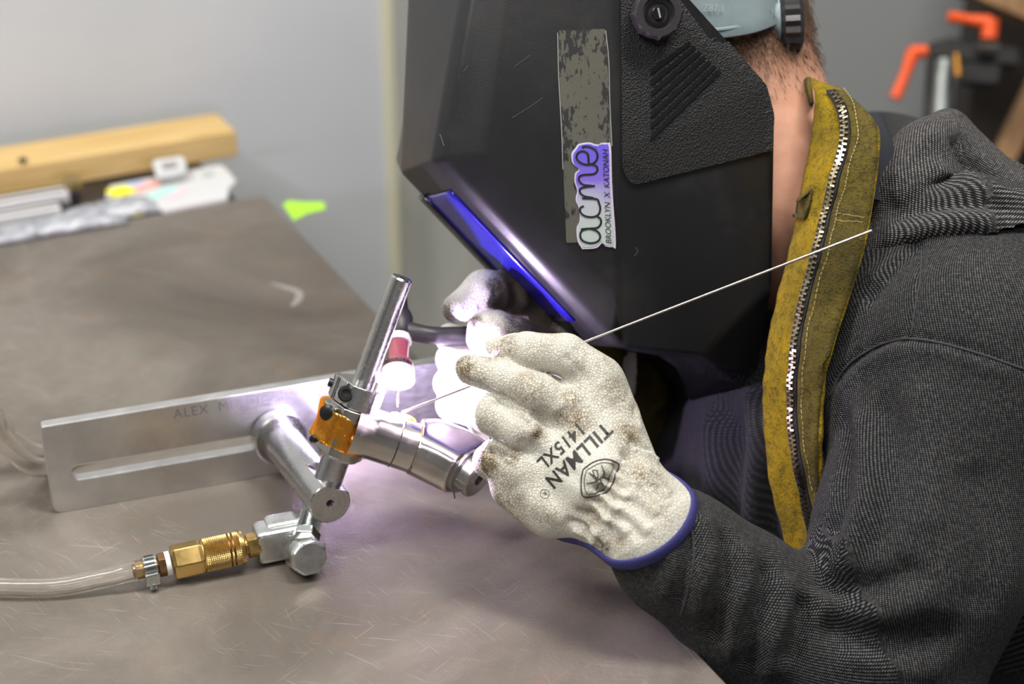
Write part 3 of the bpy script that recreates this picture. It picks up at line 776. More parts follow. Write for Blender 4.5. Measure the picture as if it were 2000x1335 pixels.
# clear hose
t = NT('clear_vinyl'); t.set(col=(.93, .91, .88), rough=.05, trans=.95, ior=1.30, spec=.5); M_VINYL = t.m
def hose(name, pts, r, label, sm=8):
    o = tube(name, pts, r, M_VINYL, None, 28, sm, caps=False); m = o.modifiers.new('wall', 'SOLIDIFY'); m.thickness = .0016; m.offset = -1; tag(o, label, 'hose', 'clear hoses'); return o
hz = .0066
hose('clear_hose', [CA+CX*cxp(300), CA+CX*cxp(250), onz(200, 1153)+ZZ*.0095, onz(110, 1162)+ZZ*hz, onz(0, 1162)+ZZ*hz, onz(-120, 1152)+ZZ*hz, np.array([-.48, .935, hz]), np.array([-.62, .935, hz]), np.array([-.8, .92, hz]), np.array([-1.0, .90, hz])], .0064, 'clear vinyl hose running from the brass coupler to the left edge')
# hose clamp: slotted band and screw housing
hc = CA+CX*cxp(296); cl = empty('hose_clamp', hc-ZZ*.012); tag(cl, 'steel worm hose clamp on the clear hose', 'hose clamp')
band = lathe('band', hc-CX*.0042, CX, [(0, .0072), (0, .0078), (.0084, .0078), (.0084, .0072)], M_ZINC, cl, 40, cap=(False, False))
x, y, a = frame(CX)
for k in range(14):
    q = 2*math.pi*k/14; rd = x*math.cos(q)+y*math.sin(q); tg = np.cross(a, rd)
    box('slot', hc+rd*.00785, (a, tg, rd), (.0030, .0006, .00012), simple('slot_shadow_black', (.03, .03, .03), .5), band, 0)
hp = hc-ZZ*.0052+nrm(np.cross(CX, ZZ))*(-.0062 if np.cross(CX, ZZ)@FW > 0 else .0062)
vy = nrm(np.cross(CX, ZZ)); vy = vy if vy@FW < 0 else -vy
box('screw_housing', hc-ZZ*.0038+vy*.0078, (CX, ZZ, vy), (.0046, .0042, .0024), M_ZINC, cl, .0009)
lathe('clamp_screw', hc-ZZ*.0078+vy*.0080, nrm(-ZZ*.8+vy*.3), [(0, .0028), (.0032, .0028), (.0036, .0022)], M_ZINC, cl, 18)
# second hose behind the plate at the left
hose('clear_hose', [(-1.25, .95, .0075), (-1.1, .94, .0075), (-.95, .93, .014), (-.79, .92, .055), (-.62, .935, .105), (-.47, .955, .125), P(-60, 785, 1.12), P(0, 850, 1.17), P(38, 893, 1.195), P(75, 912, 1.215), P(130, 905, 1.25), P(220, 885, 1.27)], .0072, 'clear hose curling behind the left end of the slotted plate')
hose('clear_hose', [(-1.15, 1.05, .0065), (-1.0, 1.045, .0070), (-.82, 1.04, .020), (-.64, 1.04, .050), (-.49, 1.05, .064), P(-40, 815, 1.21), P(20, 852, 1.23), P(60, 878, 1.25), P(120, 890, 1.27), P(200, 880, 1.29)], .0062, 'fainter clear hose behind the curled one at the left')
# ================================================================== torch, filler rod
TIP = AP+RD*.0030-TD*.0035; tz = (TIP-CC)@FW
TIP = onpl(776, 793, TIP, FW)
TA = nrm(RX*.02-UPV*.80-FW*.58)                 # torch axis, head to tip
tor = empty('welding_torch', TIP); tag(tor, 'black welding torch with pink cup held over the weld', 'torch')
t = NT('pink_cup_ceramic'); t.set(col=(.30, .065, .095), rough=.22, spec=.6, coat=.5); M_CUP = t.m
t = NT('cup_glass'); t.set(col=(1, .97, .95), rough=.25, trans=.35, ior=1.3); M_CUPW = t.m
M_TUNG = simple('tungsten', (.45, .33, .34), .3, 1.)
MO = TIP-TA*.0225
def tprof(*p): return [(-q[0], q[1]) for q in p]
cup = lathe('cup', MO, -TA, [(.0010, .0110), (.0062, .0112), (.0098, .0108), (.0125, .0096), (.0145, .0080), (.0155, .0073), (.030, .0072)], M_CUP, tor, 48, cap=(False, True))
lathe('cup_lip', MO, -TA, [(.0035, .0096), (-.001, .0104), (-.0018, .0113), (.0, .01155), (.0055, .0115), (.0062, .0112)], M_CUPW, cup, 48, cap=(False, False))
lathe('cup_lining', MO, -TA, [(.0, .0103), (.006, .0100), (.0080, .0085), (.0082, .0)], simple('white_lining', (.95, .90, .88), .5), cup, 48, cap=(False, False))
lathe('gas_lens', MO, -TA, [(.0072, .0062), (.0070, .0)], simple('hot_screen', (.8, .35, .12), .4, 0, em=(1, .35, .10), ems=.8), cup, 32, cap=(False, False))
lathe('tungsten', TIP, -TA, [(0, .0002), (.003, .0010), (.032, .0010)], M_TUNG, tor, 16)
lathe('white_gasket', MO-TA*.029, -TA, [(0, .0080), (.0008, .0087), (.0048, .0087), (.0056, .0080)], simple('white_gasket', (.85, .84, .84), .4), tor, 40)
t = NT('torch_rubber'); n = t.noise(t.coord('Object'), 300, 3); t.set(col=(.030, .027, .030), rough=.42); t.bump(n, .2, .001); M_RUB = t.m
HT = MO-TA*.0345
lathe('torch_head', HT, -TA, [(0, .0082), (.002, .0095), (.016, .0095), (.020, .0082), (.024, .0060), (.034, .0052), (.036, .004)], M_RUB, tor, 36)
H0 = HT-TA*.0075
hp = [H0, P(838, 654, tz+.034), P(905, 655, tz+.050), P(985, 662, tz+.072), P(1090, 678, tz+.10), P(1235, 694, tz+.135)]
tube('torch_neck', hp[:3], [.0066, .0062, .0062], M_RUB, tor, 24, 6)
hn = tube('torch_handle', hp[2:], [.0066, .0078, .0082, .0082], M_RUB, tor, 24, 6)
tube('torch_cable', [hp[-1]-(hp[-1]-hp[-2])*.08, P(1290, 705, tz+.16), P(1340, 760, tz+.20), P(1350, 900, tz+.25), P(1340, 1100, tz+.28)], .0062, M_RUB, tor, 16, 6)
# name on the cup
cx_ = nrm(RX-TA*(RX@TA)); cy_ = np.cross(TA, cx_); cf = cy_ if cy_@FW < 0 else -cy_
def cupt(x, y):
    q = (x-.0105)/.0113; r = .01135 if y < .004 else .0113-(y-.004)*.25
    return MO-TA*(.0062+y)+(cx_*math.sin(q)+cf*math.cos(q))*(r+.0001)
lay_text('cup_name', 'Monster', .0062, cupt, simple('black_ink', (.012, .012, .012), .5), cup, 1, space=1.05, bold=.0002)
# filler rod
RE = P(1703, 450, 1.035); RS = AP+nrm(RE-AP)*.0035+RD*.0012
fr = tube('filler_rod', [RS, RE], .00085, metal('bright_wire', (.66, .60, .56), .35, sc=100), None, 12)
tag(fr, 'thin straight filler rod reaching from the glove past the helmet', 'filler rod')

# ================================================================== gloves
def leather(name, base, dirt, lo_=.36, hi_=.60):
    t = NT(name); v = t.coord('Object')
    vor = t.node('ShaderNodeTexVoronoi', {'Vector': v, 'Scale': 520.}, feature='DISTANCE_TO_EDGE').outputs[0]
    n = t.noise(v, 60, 5, .6); n2 = t.noise(v, 350, 3); n3 = t.noise(v, 22, 4)
    a = t.node('ShaderNodeAttribute', attribute_name='stain').outputs['Fac']
    grain = t.fr(vor, .0, .14)
    f = t.math('MULTIPLY', a, t.fr(t.math('ADD', t.math('MULTIPLY', n, .6), t.math('MULTIPLY', n2, .4)), lo_, hi_))
    f = t.math('ADD', f, t.math('MULTIPLY', t.fr(n3, .50, .85), .25))
    crk = t.math('MULTIPLY', t.math('SUBTRACT', 1.0, grain), t.math('ADD', t.math('MULTIPLY', a, .55), .10))
    f = t.node('ShaderNodeClamp', {0: t.math('ADD', f, crk)}).outputs[0]
    t.set(col=t.mix(f, base, dirt), rough=.58, spec=.35)
    t.bump(t.math('ADD', t.math('MULTIPLY', grain, .35), t.math('MULTIPLY', n, 1.3)), .6, .0020); return t.m
M_GLOVE = leather('cream_leather', (.66, .65, .575), (.16, .105, .042))
M_GLOVE2 = leather('worn_leather', (.74, .71, .64), (.06, .045, .035), .10, .45)
M_NAVY = NT('navy_binding'); n = M_NAVY.noise(M_NAVY.coord('Object', (1, 1, 1)), 900, 2); M_NAVY.set(col=M_NAVY.mix(n, (.018, .018, .10), (.05, .05, .22)), rough=.8); M_NAVY.bump(n, .4, .001); M_NAVY = M_NAVY.m
M_INK = simple('glove_ink', (.025, .023, .022), .6)
def stains(V, bvh, lst):
    s = np.zeros(len(V))
    for (q, r, k) in lst:
        p = hit(bvh, *q)
        if p is None: continue
        s = np.maximum(s, k*np.exp(-(np.linalg.norm(V-p, axis=1)/r)**2))
    return s
person = empty('person', (.45, 1.3, FL)); tag(person, 'person in dark grey work jacket, gloves and helmet bending over the weld', 'person')
def pts(*l): return [P(*q) for q in l]

# ---- near (left) glove
ix = pts((1172, 735, 1.068), (1105, 692, 1.066), (1028, 686, 1.072)); ixd = pts((1028, 686, 1.072), (1003, 690, 1.080), (985, 715, 1.094))
md = pts((1128, 812, 1.066), (1052, 770, 1.062), (985, 738, 1.070), (917, 722, 1.076))
rg = pts((1092, 880, 1.068), (1020, 838, 1.062), (962, 810, 1.070)); rgd = pts((962, 810, 1.070), (945, 815, 1.085), (970, 835, 1.105))
pk = pts((1075, 950, 1.070), (1015, 912, 1.066), (972, 892, 1.072)); pkd = pts((972, 892, 1.072), (958, 900, 1.085), (985, 925, 1.100))
th = pts((1165, 760, 1.10), (1080, 705, 1.112), (1010, 688, 1.105), (968, 684, 1.098))
allp = np.array(ix+md+rg+pk+th+pts((1240, 1010, 1.04), (1300, 1070, 1.0), (1350, 950, 1.05)))
g = SDF(allp.min(0)-.045, allp.max(0)+.045, .0014)
fi = [smin(g.chain(ix, [.0135, .0126, .0122], .004), g.chain(ixd, [.0120, .0112, .0105], .003), .003),
      g.chain(md, [.0135, .0128, .0118, .0098], .004),
      smin(g.chain(rg, [.0138, .0132, .0122], .004), g.chain(rgd, [.0120, .0115, .011], .003), .004),
      smin(g.chain(pk, [.0140, .0132, .0120], .004), g.chain(pkd, [.0115, .011, .0105], .003), .004)]
fing = fi[0]
for f_ in fi[1:]: fing = smin(fing, f_, .0004)
fing = smin(fing, g.chain(th, [.018, .0140, .0115, .0088], .006), .002)
WR = P(1208, 955, 1.050); PN = nrm(-FW*.92+UPV*.3)
palm = g.cap(P(1150, 800, 1.072), WR, .0225, .0235)
palm = smin(palm, g.cap(P(1085, 900, 1.072), P(1180, 965, 1.055), .0215, .0225), .02)
palm = smin(palm, g.cap(P(1175, 765, 1.074), P(1225, 885, 1.062), .0165, .0145), .014)
palm = smin(palm, g.cap(P(1010, 945, 1.075), P(1075, 1000, 1.066), .0175, .0150), .012)
palm = smin(palm, g.cap(P(1060, 985, 1.07), P(1150, 1010, 1.055), .0135, .0135), .012)
palm = smin(palm, g.cap(P(1110, 775, 1.083), P(1030, 726, 1.090), .0085, .006), .003)
d = smin(fing, palm, .007)
# cuff: flared sleeve of leather beyond the cinched wrist
RIMC = P(1254, 1014, 1.045); ELB = P(1700, 1400, 1.10)
RN = nrm(RX*.46-UPV*.68+FW*.57)                 # normal of the cuff rim
WS = P(1188, 935, 1.054)
cuff = g.cap(WS, RIMC+RN*.010, .0240, .0380)
cuff = smax(cuff, g.plane(RIMC, RN), .002)
cinch = g.plane(P(1195, 950, 1.05), nrm(RN))
d = smin(d, cuff, .012)
# hollow the cuff opening so the sleeve goes in
d = smax(d, -smax(g.cap(WS, RIMC+RN*.010, .0205, .0348), -g.plane(RIMC-RN*.012, RN), .0), .0)
V, Q = g.polygonize(d, 2)
# seams, gussets, gathers
F_ = []
F_ += [([(884, 735), (905, 757), (950, 775), (1000, 800), (1040, 828)], .0018, .0016), ([(895, 728), (925, 748), (965, 765), (1010, 790)], .0022, -.0010)]
F_ += [([(1095, 784), (1120, 788), (1130, 768)], .0026, .0008)]
F_ += [([(935, 868), (965, 885), (990, 895), (1003, 900)], .0016, .0016), ([(985, 878), (1000, 890), (1005, 900)], .0018, -.0014), ([(925, 850), (940, 870), (960, 882)], .0022, -.0012)]
F_ += [([(1005, 800), (1030, 815), (1046, 838), (1036, 842)], .0022, .0014)]
F_ += [([(1160, 690), (1190, 730), (1215, 770), (1235, 800)], .004, .0012), ([(1225, 770), (1243, 800), (1250, 850)], .004, .0010)]
# gathers across the cinched wrist
cin = [(1252, 868), (1235, 890), (1215, 915), (1195, 940), (1178, 962), (1160, 985), (1142, 1010), (1130, 1028)]
F_ += [(cin, .0065, -.0042)]
F_ += [([(925, 762), (965, 780), (1010, 806), (1040, 832)], .0030, -.0030), ([(930, 852), (955, 874), (990, 892)], .0030, -.0030)]
F_ += [([(990, 735), (1030, 748), (1070, 775), (1100, 810)], .008, .0012), ([(1120, 690), (1165, 735), (1200, 790)], .010, .0012), ([(1140, 830), (1175, 860), (1210, 890)], .007, -.0012), ([(1010, 950), (1060, 990), (1110, 1015)], .006, .0012)]
for i, (u, v) in enumerate(cin):
    F_ += [([(u-22, v-14), (u, v), (u+26, v+20)], .0024, -.0024), ([(u-12, v+2), (u+8, v+14), (u+34, v+36)], .0026, .0022)]
for (u, v, l_) in ((1175, 1000, 60), (1205, 985, 75), (1225, 955, 70), (1255, 925, 60), (1150, 1030, 45)):
    F_ += [([(u, v), (u+l_*.5, v+l_*.42), (u+l_*.9, v+l_*.75)], .005, .0018), ([(u-14, v+12), (u+l_*.4, v+l_*.55), (u+l_*.75, v+l_*.95)], .004, -.0015)]
# soft wrinkles over the knuckles
F_ += [([(1100, 690), (1130, 720), (1150, 750)], .003, -.0008), ([(1125, 680), (1158, 712), (1178, 745)], .003, -.0008), ([(1040, 800), (1070, 830), (1090, 850)], .004, -.0009), ([(1010, 855), (1045, 880), (1065, 900)], .004, -.0008), ([(1085, 905), (1130, 935), (1150, 960)], .004, -.0007)]
V = folds(V, Q, [(a_, b_, c_*1.4) for a_, b_, c_ in F_])
N = vnormals(V, Q)
gl = mesh('glove', V, Q, M_GLOVE, person); GB = bvh_of(V, Q)
gl['label'] = 'cream leather glove with black lettering holding the filler rod'
attr(gl, 'stain', stains(V, GB, [((903, 716), .011, 1.), ((930, 735), .012, .5), ((968, 683), .012, 1.3), ((993, 672), .010, .7), ((1035, 765), .018, .55), ((1130, 825), .010, .9), ((1100, 815), .008, .7), ((1118, 775), .008, .8),
    ((948, 912), .015, 1.1), ((985, 975), .018, .7), ((1005, 1010), .012, .7), ((1165, 1015), .012, .6), ((1205, 770), .016, .5), ((1160, 700), .02, .35), ((1228, 852), .012, .8), ((1262, 922), .016, .8), ((1190, 950), .009, .7),
    ((1180, 1068), .011, .7), ((1212, 1062), .008, .5), ((1065, 1000), .012, .5), ((940, 820), .014, .4), ((1050, 845), .006, .9), ((1005, 895), .006, .9), ((1230, 800), .010, .5), ((1290, 990), .012, .4), ((1060, 660), .014, .45)]))
# blue binding round the rim
x, y, a = frame(RN); rim = []
for k in range(72):
    q = 2*math.pi*k/72; dr = x*math.cos(q)+y*math.sin(q)
    h_ = GB.ray_cast(Vector(RIMC-RN*.0022+dr*.09), Vector(-dr))
    p = np.array(h_[0]) if h_[0] is not None else RIMC+dr*.036
    rim.append(p-dr*.0004)
rim = np.array(rim)
for _ in range(2): rim = (np.roll(rim, 1, 0)+2*rim+np.roll(rim, -1, 0))/4
V = []; Fc = []; m = 12
for i, p in enumerate(rim):
    dr = nrm(p-RIMC-RN*((p-RIMC)@RN))
    for k in range(m):
        q = 2*math.pi*k/m; V.append(p+RN*(math.cos(q)*.0045+.001)+dr*math.sin(q)*.0018)
for i in range(72):
    for k in range(m): i2 = (i+1) % 72; Fc.append((i*m+k, i2*m+k, i2*m+(k+1) % m, i*m+(k+1) % m))
mesh('cuff_binding', V, Fc, M_NAVY, gl)['label'] = 'navy blue cloth binding on the glove cuff'
# lettering: baseline laid on the back of the hand
def on_glove(px0, px1):
    a = hit(GB, *px0); b = hit(GB, *px1); X = nrm(b-a); nn_ = nrm(CC-a); Y = nrm(np.cross(nn_, X)); nn_ = np.cross(X, Y); L = np.linalg.norm(b-a)
    def fn(x, y):
        o_ = a+X*x+Y*y+nn_*.03; h_ = GB.ray_cast(Vector(o_), Vector(-nn_))
        return None if h_[0] is None else np.array(h_[0])+nn_*.00025
    return fn, L
fn, L = on_glove((1181, 822), (1049, 949))
lay_text('brand_words', 'TILLMAN', L/4.75*1.0, lambda x, y: fn(x, y-L*.0), M_INK, gl, 2, bold=.0003, space=1.06)
fn2, L2 = on_glove((1132, 822), (1044, 903))
lay_text('size_words', '1415XL', L2/3.45, fn2, M_INK, gl, 2, bold=.0002, space=1.05)
fn3, L3 = on_glove((1064, 958), (1054, 968))
lay_text('registered_mark', 'R', .0035, fn3, M_INK, gl, 1); stroke('registered_ring', [(.0013+.0028*math.cos(q), .0013+.0028*math.sin(q)) for q in np.linspace(0, 6.283, 22)], .0003, fn3, M_INK, gl)
# round emblem
def gpx(l, n=6):
    q = [np.array([*p, 0.]) for p in l]; q = catmull(q, n) if n else q
    r = [hit(GB, p[0], p[1], .0003) for p in q]; return [p for p in r if p is not None]
def ink(name, l, wd, n=6, smooth=True):
    pl = gpx(l, n if smooth else 0)
    if not smooth: pl = gpx([tuple(np.array(l[i])+(np.array(l[i+1])-np.array(l[i]))*k/6) for i in range(len(l)-1) for k in range(6)]+[l[-1]], 0)
    if len(pl) < 3: return
    V = []; Fc = []
    for i, p in enumerate(pl):
        tt = nrm(pl[min(i+1, len(pl)-1)]-pl[max(i-1, 0)]); vw = nrm(CC-p); s = nrm(np.cross(vw, tt)); V += [p-s*wd/2, p+s*wd/2]
    for i in range(len(pl)-1): Fc.append((2*i, 2*i+1, 2*i+3, 2*i+2))
    mesh(name, V, Fc, M_INK, gl, False)
ink('emblem_outline', [(1139, 917), (1160, 902), (1185, 897), (1208, 906), (1203, 925), (1196, 945), (1183, 962), (1160, 968), (1142, 970), (1136, 960), (1136, 935), (1139, 917)], .0009)
ink('emblem_outline', [(1146, 918), (1170, 905), (1188, 904), (1198, 910), (1190, 930), (1185, 948), (1170, 960), (1150, 964), (1143, 955), (1142, 935), (1146, 918)], .0005)
ink('emblem_stroke', [(1150, 922), (1166, 938), (1157, 918), (1167, 918), (1168, 934), (1150, 922)], .0006, smooth=False)
ink('emblem_stroke', [(1175, 908), (1180, 925), (1172, 935), (1178, 948)], .0007)
ink('emblem_stroke', [(1146, 944), (1162, 940), (1175, 932), (1192, 935)], .0007)
ink('emblem_stroke', [(1163, 957), (1172, 942), (1180, 955), (1166, 960)], .0006)

# ---- far (right) glove on the torch
fz = tz+.045
ta = pts((1110, 680, fz+.06), (1050, 625, fz+.045), (992, 572, fz+.03), (945, 566, fz+.015), (893, 603, fz+.004))
tb = pts((1080, 690, fz+.02), (1010, 658, fz), (966, 640, fz-.010), (944, 642, fz-.012)); tbd = pts((946, 640, fz-.012), (938, 662, fz-.008))
tcg = pts((1000, 720, fz+.03), (935, 700, fz+.022), (882, 700, fz+.012)); tdg = pts((1000, 760, fz+.03), (930, 750, fz+.012), (878, 748, fz+.006)); teg = pts((1000, 790, fz+.03), (935, 796, fz+.012), (884, 790, fz+.010))
tmg = pts((935, 690, fz+.035), (880, 660, fz+.034))
allp = np.array(ta+tb+tcg+tdg+teg)
g = SDF(allp.min(0)-.03, allp.max(0)+.05, .0015)
d = g.chain(ta, [.020, .0165, .0150, .0128, .0108], .008)
b_ = smin(g.chain(tb, [.0150, .0132, .0120, .0105], .004), g.chain(tbd, [.0105, .0098], .003), .004); d = smin(d, b_, .0012)
for c_, r_ in ((tcg, [.0145, .0135, .0115]), (tdg, [.0145, .0135, .0118]), (teg, [.0145, .0140, .0122]), (tmg, [.012, .011])): d = smin(d, g.chain(c_, r_, .004), .0016)
d = smin(d, g.cap(P(1030, 720, fz+.04), P(1110, 690, fz+.06), .026, .026), .012)
d = smin(d, g.cap(P(1110, 690, fz+.06), P(1180, 705, fz+.085), .028, .034), .012)
V, Q = g.polygonize(d, 3)
V = folds(V, Q, [([(955, 548), (968, 572), (962, 605)], .003, -.0018), ([(980, 545), (990, 575), (985, 600)], .0035, .0015), ([(1003, 548), (1010, 580), (1005, 605)], .0035, -.0016), ([(1020, 565), (1030, 600)], .004, .0014),
    ([(918, 627), (930, 624), (942, 633)], .0016, .0012), ([(872, 630), (905, 628), (935, 600)], .0016, .0010), ([(922, 800), (915, 815), (900, 822)], .002, .0012), ([(870, 735), (905, 728)], .002, -.0012)])
g2 = mesh('glove', V, Q, M_GLOVE2, person); g2['label'] = 'soot-stained leather glove gripping the torch'
st_ = stains(V, bvh_of(V, Q), [((875, 612), .010, .8), ((990, 590), .016, 1.3), ((1040, 620), .022, 1.5), ((1010, 555), .018, 1.4), ((975, 560), .010, 1.0), ((925, 625), .006, 1.), ((1060, 650), .03, 1.3), ((940, 660), .006, .3), ((1090, 680), .03, 1.4)])
attr(g2, 'stain', st_)
# ================================================================== welding helmet
yw, rl = math.radians(12), math.radians(20)
HL = np.array([math.sin(yw)*math.cos(rl), -math.cos(yw)*math.cos(rl), math.sin(rl)])      # wearer's left, toward the camera
HC = P(1200, 400, 1.125)-HL*.118                # a point of the mid plane
HF = nrm(np.cross(HL, np.cross(np.array([-1., 0, 0]), HL))); HU = np.cross(HF, HL); HU = HU if HU[2] > 0 else -HU
def hp_(u, v, w_): return onpl(u, v, HC+HL*w_, HL)
def mir(p): return p-2*HL*((p-HC)@HL)
t = NT('helmet_shell'); v = t.coord('Object'); n = t.noise(v, 900, 2); n2 = t.noise(v, 12, 5, .65); n3 = t.noise(t.coord('Object', (60, 8, 60)), 3, 2)
dust = t.math('MULTIPLY', t.fr(n2, .52, .75), .5); scr_ = t.math('MULTIPLY', t.fr(n3, .76, .80), t.fr(t.noise(v, 25, 2), .55, .65))
t.set(col=t.mix(t.math('MAXIMUM', dust, scr_), (.009, .009, .0105), (.034, .033, .031)), rough=t.fr(n2, .3, .7, .32, .46), spec=.5); t.bump(n, .10, .0006); M_SHELL = t.m
t = NT('helmet_pebble'); v = t.coord('Object'); vo = t.node('ShaderNodeTexVoronoi', {'Vector': v, 'Scale': 900.}).outputs[0]
t.set(col=(.012, .012, .013), rough=.45, spec=.42); t.bump(vo, .45, .0012); M_PEB = t.m
hel = empty('welding_helmet', hp_(1200, 690, 0)); tag(hel, 'black welding helmet with a worn sticker on its side', 'helmet')
bm = bmesh.new(); K = {}
def hv(k, u, v, w_):
    p = hp_(u, v, w_); K[k] = bm.verts.new(tuple(p)); K[k+'m'] = bm.verts.new(tuple(mir(p)))
def hc_(k, ref, f, up, w_=0):                    # centre-line vertex: from a side vertex, pushed outward
    p = np.array(K[ref].co); p = p-HL*((p-HC)@HL); K[k] = bm.verts.new(tuple(p+HF*f+HU*up)); K[k+'m'] = K[k]
NFH = nrm(np.cross(hp_(1186, 676, .0985)-hp_(841, 316, .090), HL)); NFH = NFH if NFH@HF > 0 else -NFH
def hcn(k, ref, e):
    p = np.array(K[ref].co); p = p-HL*((p-HC)@HL); K[k] = bm.verts.new(tuple(p+NFH*e)); K[k+'m'] = K[k]
hv('S00', 960, -260, .060); hv('S0', 903, -30, .086); hv('S1', 841, 316, .090); hv('S2', 1186, 676, .0985)
hv('J00', 980, -260, .080); hv('J0', 925, -30, .097); hv('J1', 868, 310, .0985); hv('J2', 1190, 650, .1060)
hv('I00', 1010, -260, .092); hv('I0', 985, -30, .105); hv('I1', 940, 302, .105); hv('I2', 1203, 580, .1130)
hv('C00', 1195, -300, .108); hv('C0', 1196, -40, .118); hv('C1', 1206, 300, .118); hv('C2', 1222, 680, .108)
hv('R0', 1250, -200, .112); hv('R1', 1340, -8, .116); hv('R2', 1497, 166, .118); hv('R3', 1512, 222, .118); hv('R4', 1506, 560, .112); hv('R5', 1478, 722, .098); hv('B1', 1370, 694, .104); hv('B2', 1448, 752, .080)
hc_('c00', 'S00', .014, .014); hc_('c0', 'S0', .024, .006); hcn('c1', 'S1', .011); hcn('c2', 'S2', .011); hc_('t0', 'C00', .0, .012); hc_('r0', 'R0', .0, .012)
hc_('b1', 'B1', .010, -.012); hc_('b2', 'B2', .012, -.022)
def hf(*ks):
    for sfx in ('', 'm'):
        vs_ = [K[k+sfx] for k in ks]
        if sfx: vs_ = vs_[::-1]
        try: bm.faces.new(vs_)
        except ValueError: pass
hf('S00', 'S0', 'J0', 'J00'); hf('S0', 'S1', 'J1', 'J0'); hf('S1', 'S2', 'J2', 'J1'); hf('S2', 'C2', 'J2'); hf('J00', 'J0', 'I0', 'I00'); hf('J0', 'J1', 'I1', 'I0'); hf('J1', 'J2', 'I2', 'I1'); hf('J2', 'C2', 'I2'); hf('I00', 'I0', 'C0', 'C00'); hf('I0', 'I1', 'C1', 'C0'); hf('I1', 'I2', 'C1'); hf('I2', 'C2', 'C1')
hf('C00', 'C0', 'R1', 'R0'); hf('C0', 'C1', 'R2', 'R1'); hf('C1', 'R4', 'R3', 'R2'); hf('C1', 'C2', 'B1', 'R4'); hf('B1', 'B2', 'R5', 'R4')
hf('c00', 'c0', 'S0', 'S00'); hf('c0', 'c1', 'S1', 'S0'); hf('c1', 'c2', 'S2', 'S1'); hf('c2', 'b1', 'B1', 'C2'); hf('c2', 'C2', 'S2'); hf('b1', 'b2', 'B2', 'B1')
hf('c00', 'S00', 'C00', 't0'); hf('t0', 'C00', 'R0', 'r0')
shell = from_bm('shell', bm, M_SHELL, hel, True)
m = shell.modifiers.new('b', 'BEVEL'); m.width = .0075; m.segments = 4; m.limit_method = 'ANGLE'; m.angle_limit = math.radians(7)
m = shell.modifiers.new('s', 'SOLIDIFY'); m.thickness = .003; m.offset = -1
sharp(shell, 80)
dg = bpy.context.evaluated_depsgraph_get(); HB = BVHTree.FromObject(shell, dg)
def hh(u, v, lift=.0004): return hit(HB, u, v, lift)
# raised pebbled side panel
pan = round_poly([(1211, -60), (1214, 330), (1232, 362), (1508, 293), (1512, 225), (1497, 168), (1338, -12), (1300, -50)], [0, 14, 14, 4, 10, 14, 6, 0], 5)
pan3 = [hp_(q[0], q[1], .1195) for q in pan]
def dense(poly, step):
    out = []
    for i in range(len(poly)):
        a, b = np.array(poly[i], float), np.array(poly[(i+1) % len(poly)], float); k = max(1, int(np.linalg.norm(b-a)/step))
        for j in range(k): out.append(a+(b-a)*j/k)
    return out
def in_poly(p, poly):
    x_, y_ = p; c = False; j = len(poly)-1
    for i in range(len(poly)):
        xi, yi = poly[i][0], poly[i][1]; xj, yj = poly[j][0], poly[j][1]
        if (yi > y_) != (yj > y_) and x_ < (xj-xi)*(y_-yi)/(yj-yi+1e-12)+xi: c = not c
        j = i
    return c
def conform(name, poly, lift, thick, mat, parent, step=12, bev=0.):
    """flat piece stuck to the shell: outline in image measure, carried onto the real surface"""
    b2 = bmesh.new(); pd = dense(poly, step); vs_ = [b2.verts.new((p[0], p[1], 0)) for p in pd]; f = b2.faces.new(vs_)
    bmesh.ops.triangulate(b2, faces=[f])
    for _ in range(5):
        ed = [e for e in b2.edges if e.calc_length() > step*1.6]
        if not ed: break
        bmesh.ops.subdivide_edges(b2, edges=ed, cuts=1); bmesh.ops.triangulate(b2, faces=b2.faces[:])
    bad = []
    for v_ in b2.verts:
        q = hh(v_.co.x, v_.co.y, lift)
        if q is None: bad.append(v_)
        else: v_.co = Vector(q)
    if bad: bmesh.ops.delete(b2, geom=bad, context='VERTS')
    me = bpy.data.meshes.new(name); b2.to_mesh(me); b2.free()
    for p in me.polygons: pass
    o = link(name, me, mat, parent, False)
    m = o.modifiers.new('s', 'SOLIDIFY'); m.thickness = thick; m.offset = 0
    return o
pm = conform('side_panel', pan, .0010, .0016, M_PEB, hel, 16); pm['label'] = 'pebble textured panel around the helmet pivot'
# louvre bars on the panel
M_GLOSS = simple('gloss_black', (.010, .010, .012), .25)
for i in range(7):
    f = i/6; a = np.array([1270, 140+f*128]); b = np.array([1345+f*58, 84+f*54])
    d_ = nrm([*(b-a), 0])[:2]; nn_ = np.array([-d_[1], d_[0]])*3.8
    conform('louvre_bar', [a+[0, -5.5], b-nn_, b+nn_, a+[0, 5.5]], .0024, .0016, M_GLOSS, pm, 14)
# pivot knob with lobes
KB = hp_(1277, 28, .1215); kn = empty('pivot_knob', KB)
V = []; Fc = []; n = 96; x, y, a = frame(HL); prof_k = [(-.003, .0150), (.004, .0162), (.0105, .0160), (.0122, .0148), (.0122, .0108), (.0095, .0100), (.0095, .0062)]
bpy.data.objects.remove(kn)
for (tk, r) in prof_k:
    for k in range(n):
        q = 2*math.pi*k/n; rr = r+(.0011*max(0, math.cos(8*q))**6 if r > .0140 else 0); V.append(KB+HL*tk+(x*math.cos(q)+y*math.sin(q))*rr)
for i in range(len(prof_k)-1):
    for k in range(n): Fc.append((i*n+k, i*n+(k+1) % n, (i+1)*n+(k+1) % n, (i+1)*n+k))
Fc.append(tuple((len(prof_k)-1)*n+k for k in range(n)))
kn = sharp(mesh('pivot_knob', V, Fc, M_RUB, hel), 40)
lathe('knob_ring', KB+HL*.0096, HL, [(0, .0085), (.0010, .0085), (.0010, .0068), (0, .0066)], M_GLOSS, kn, 40, cap=(False, False))
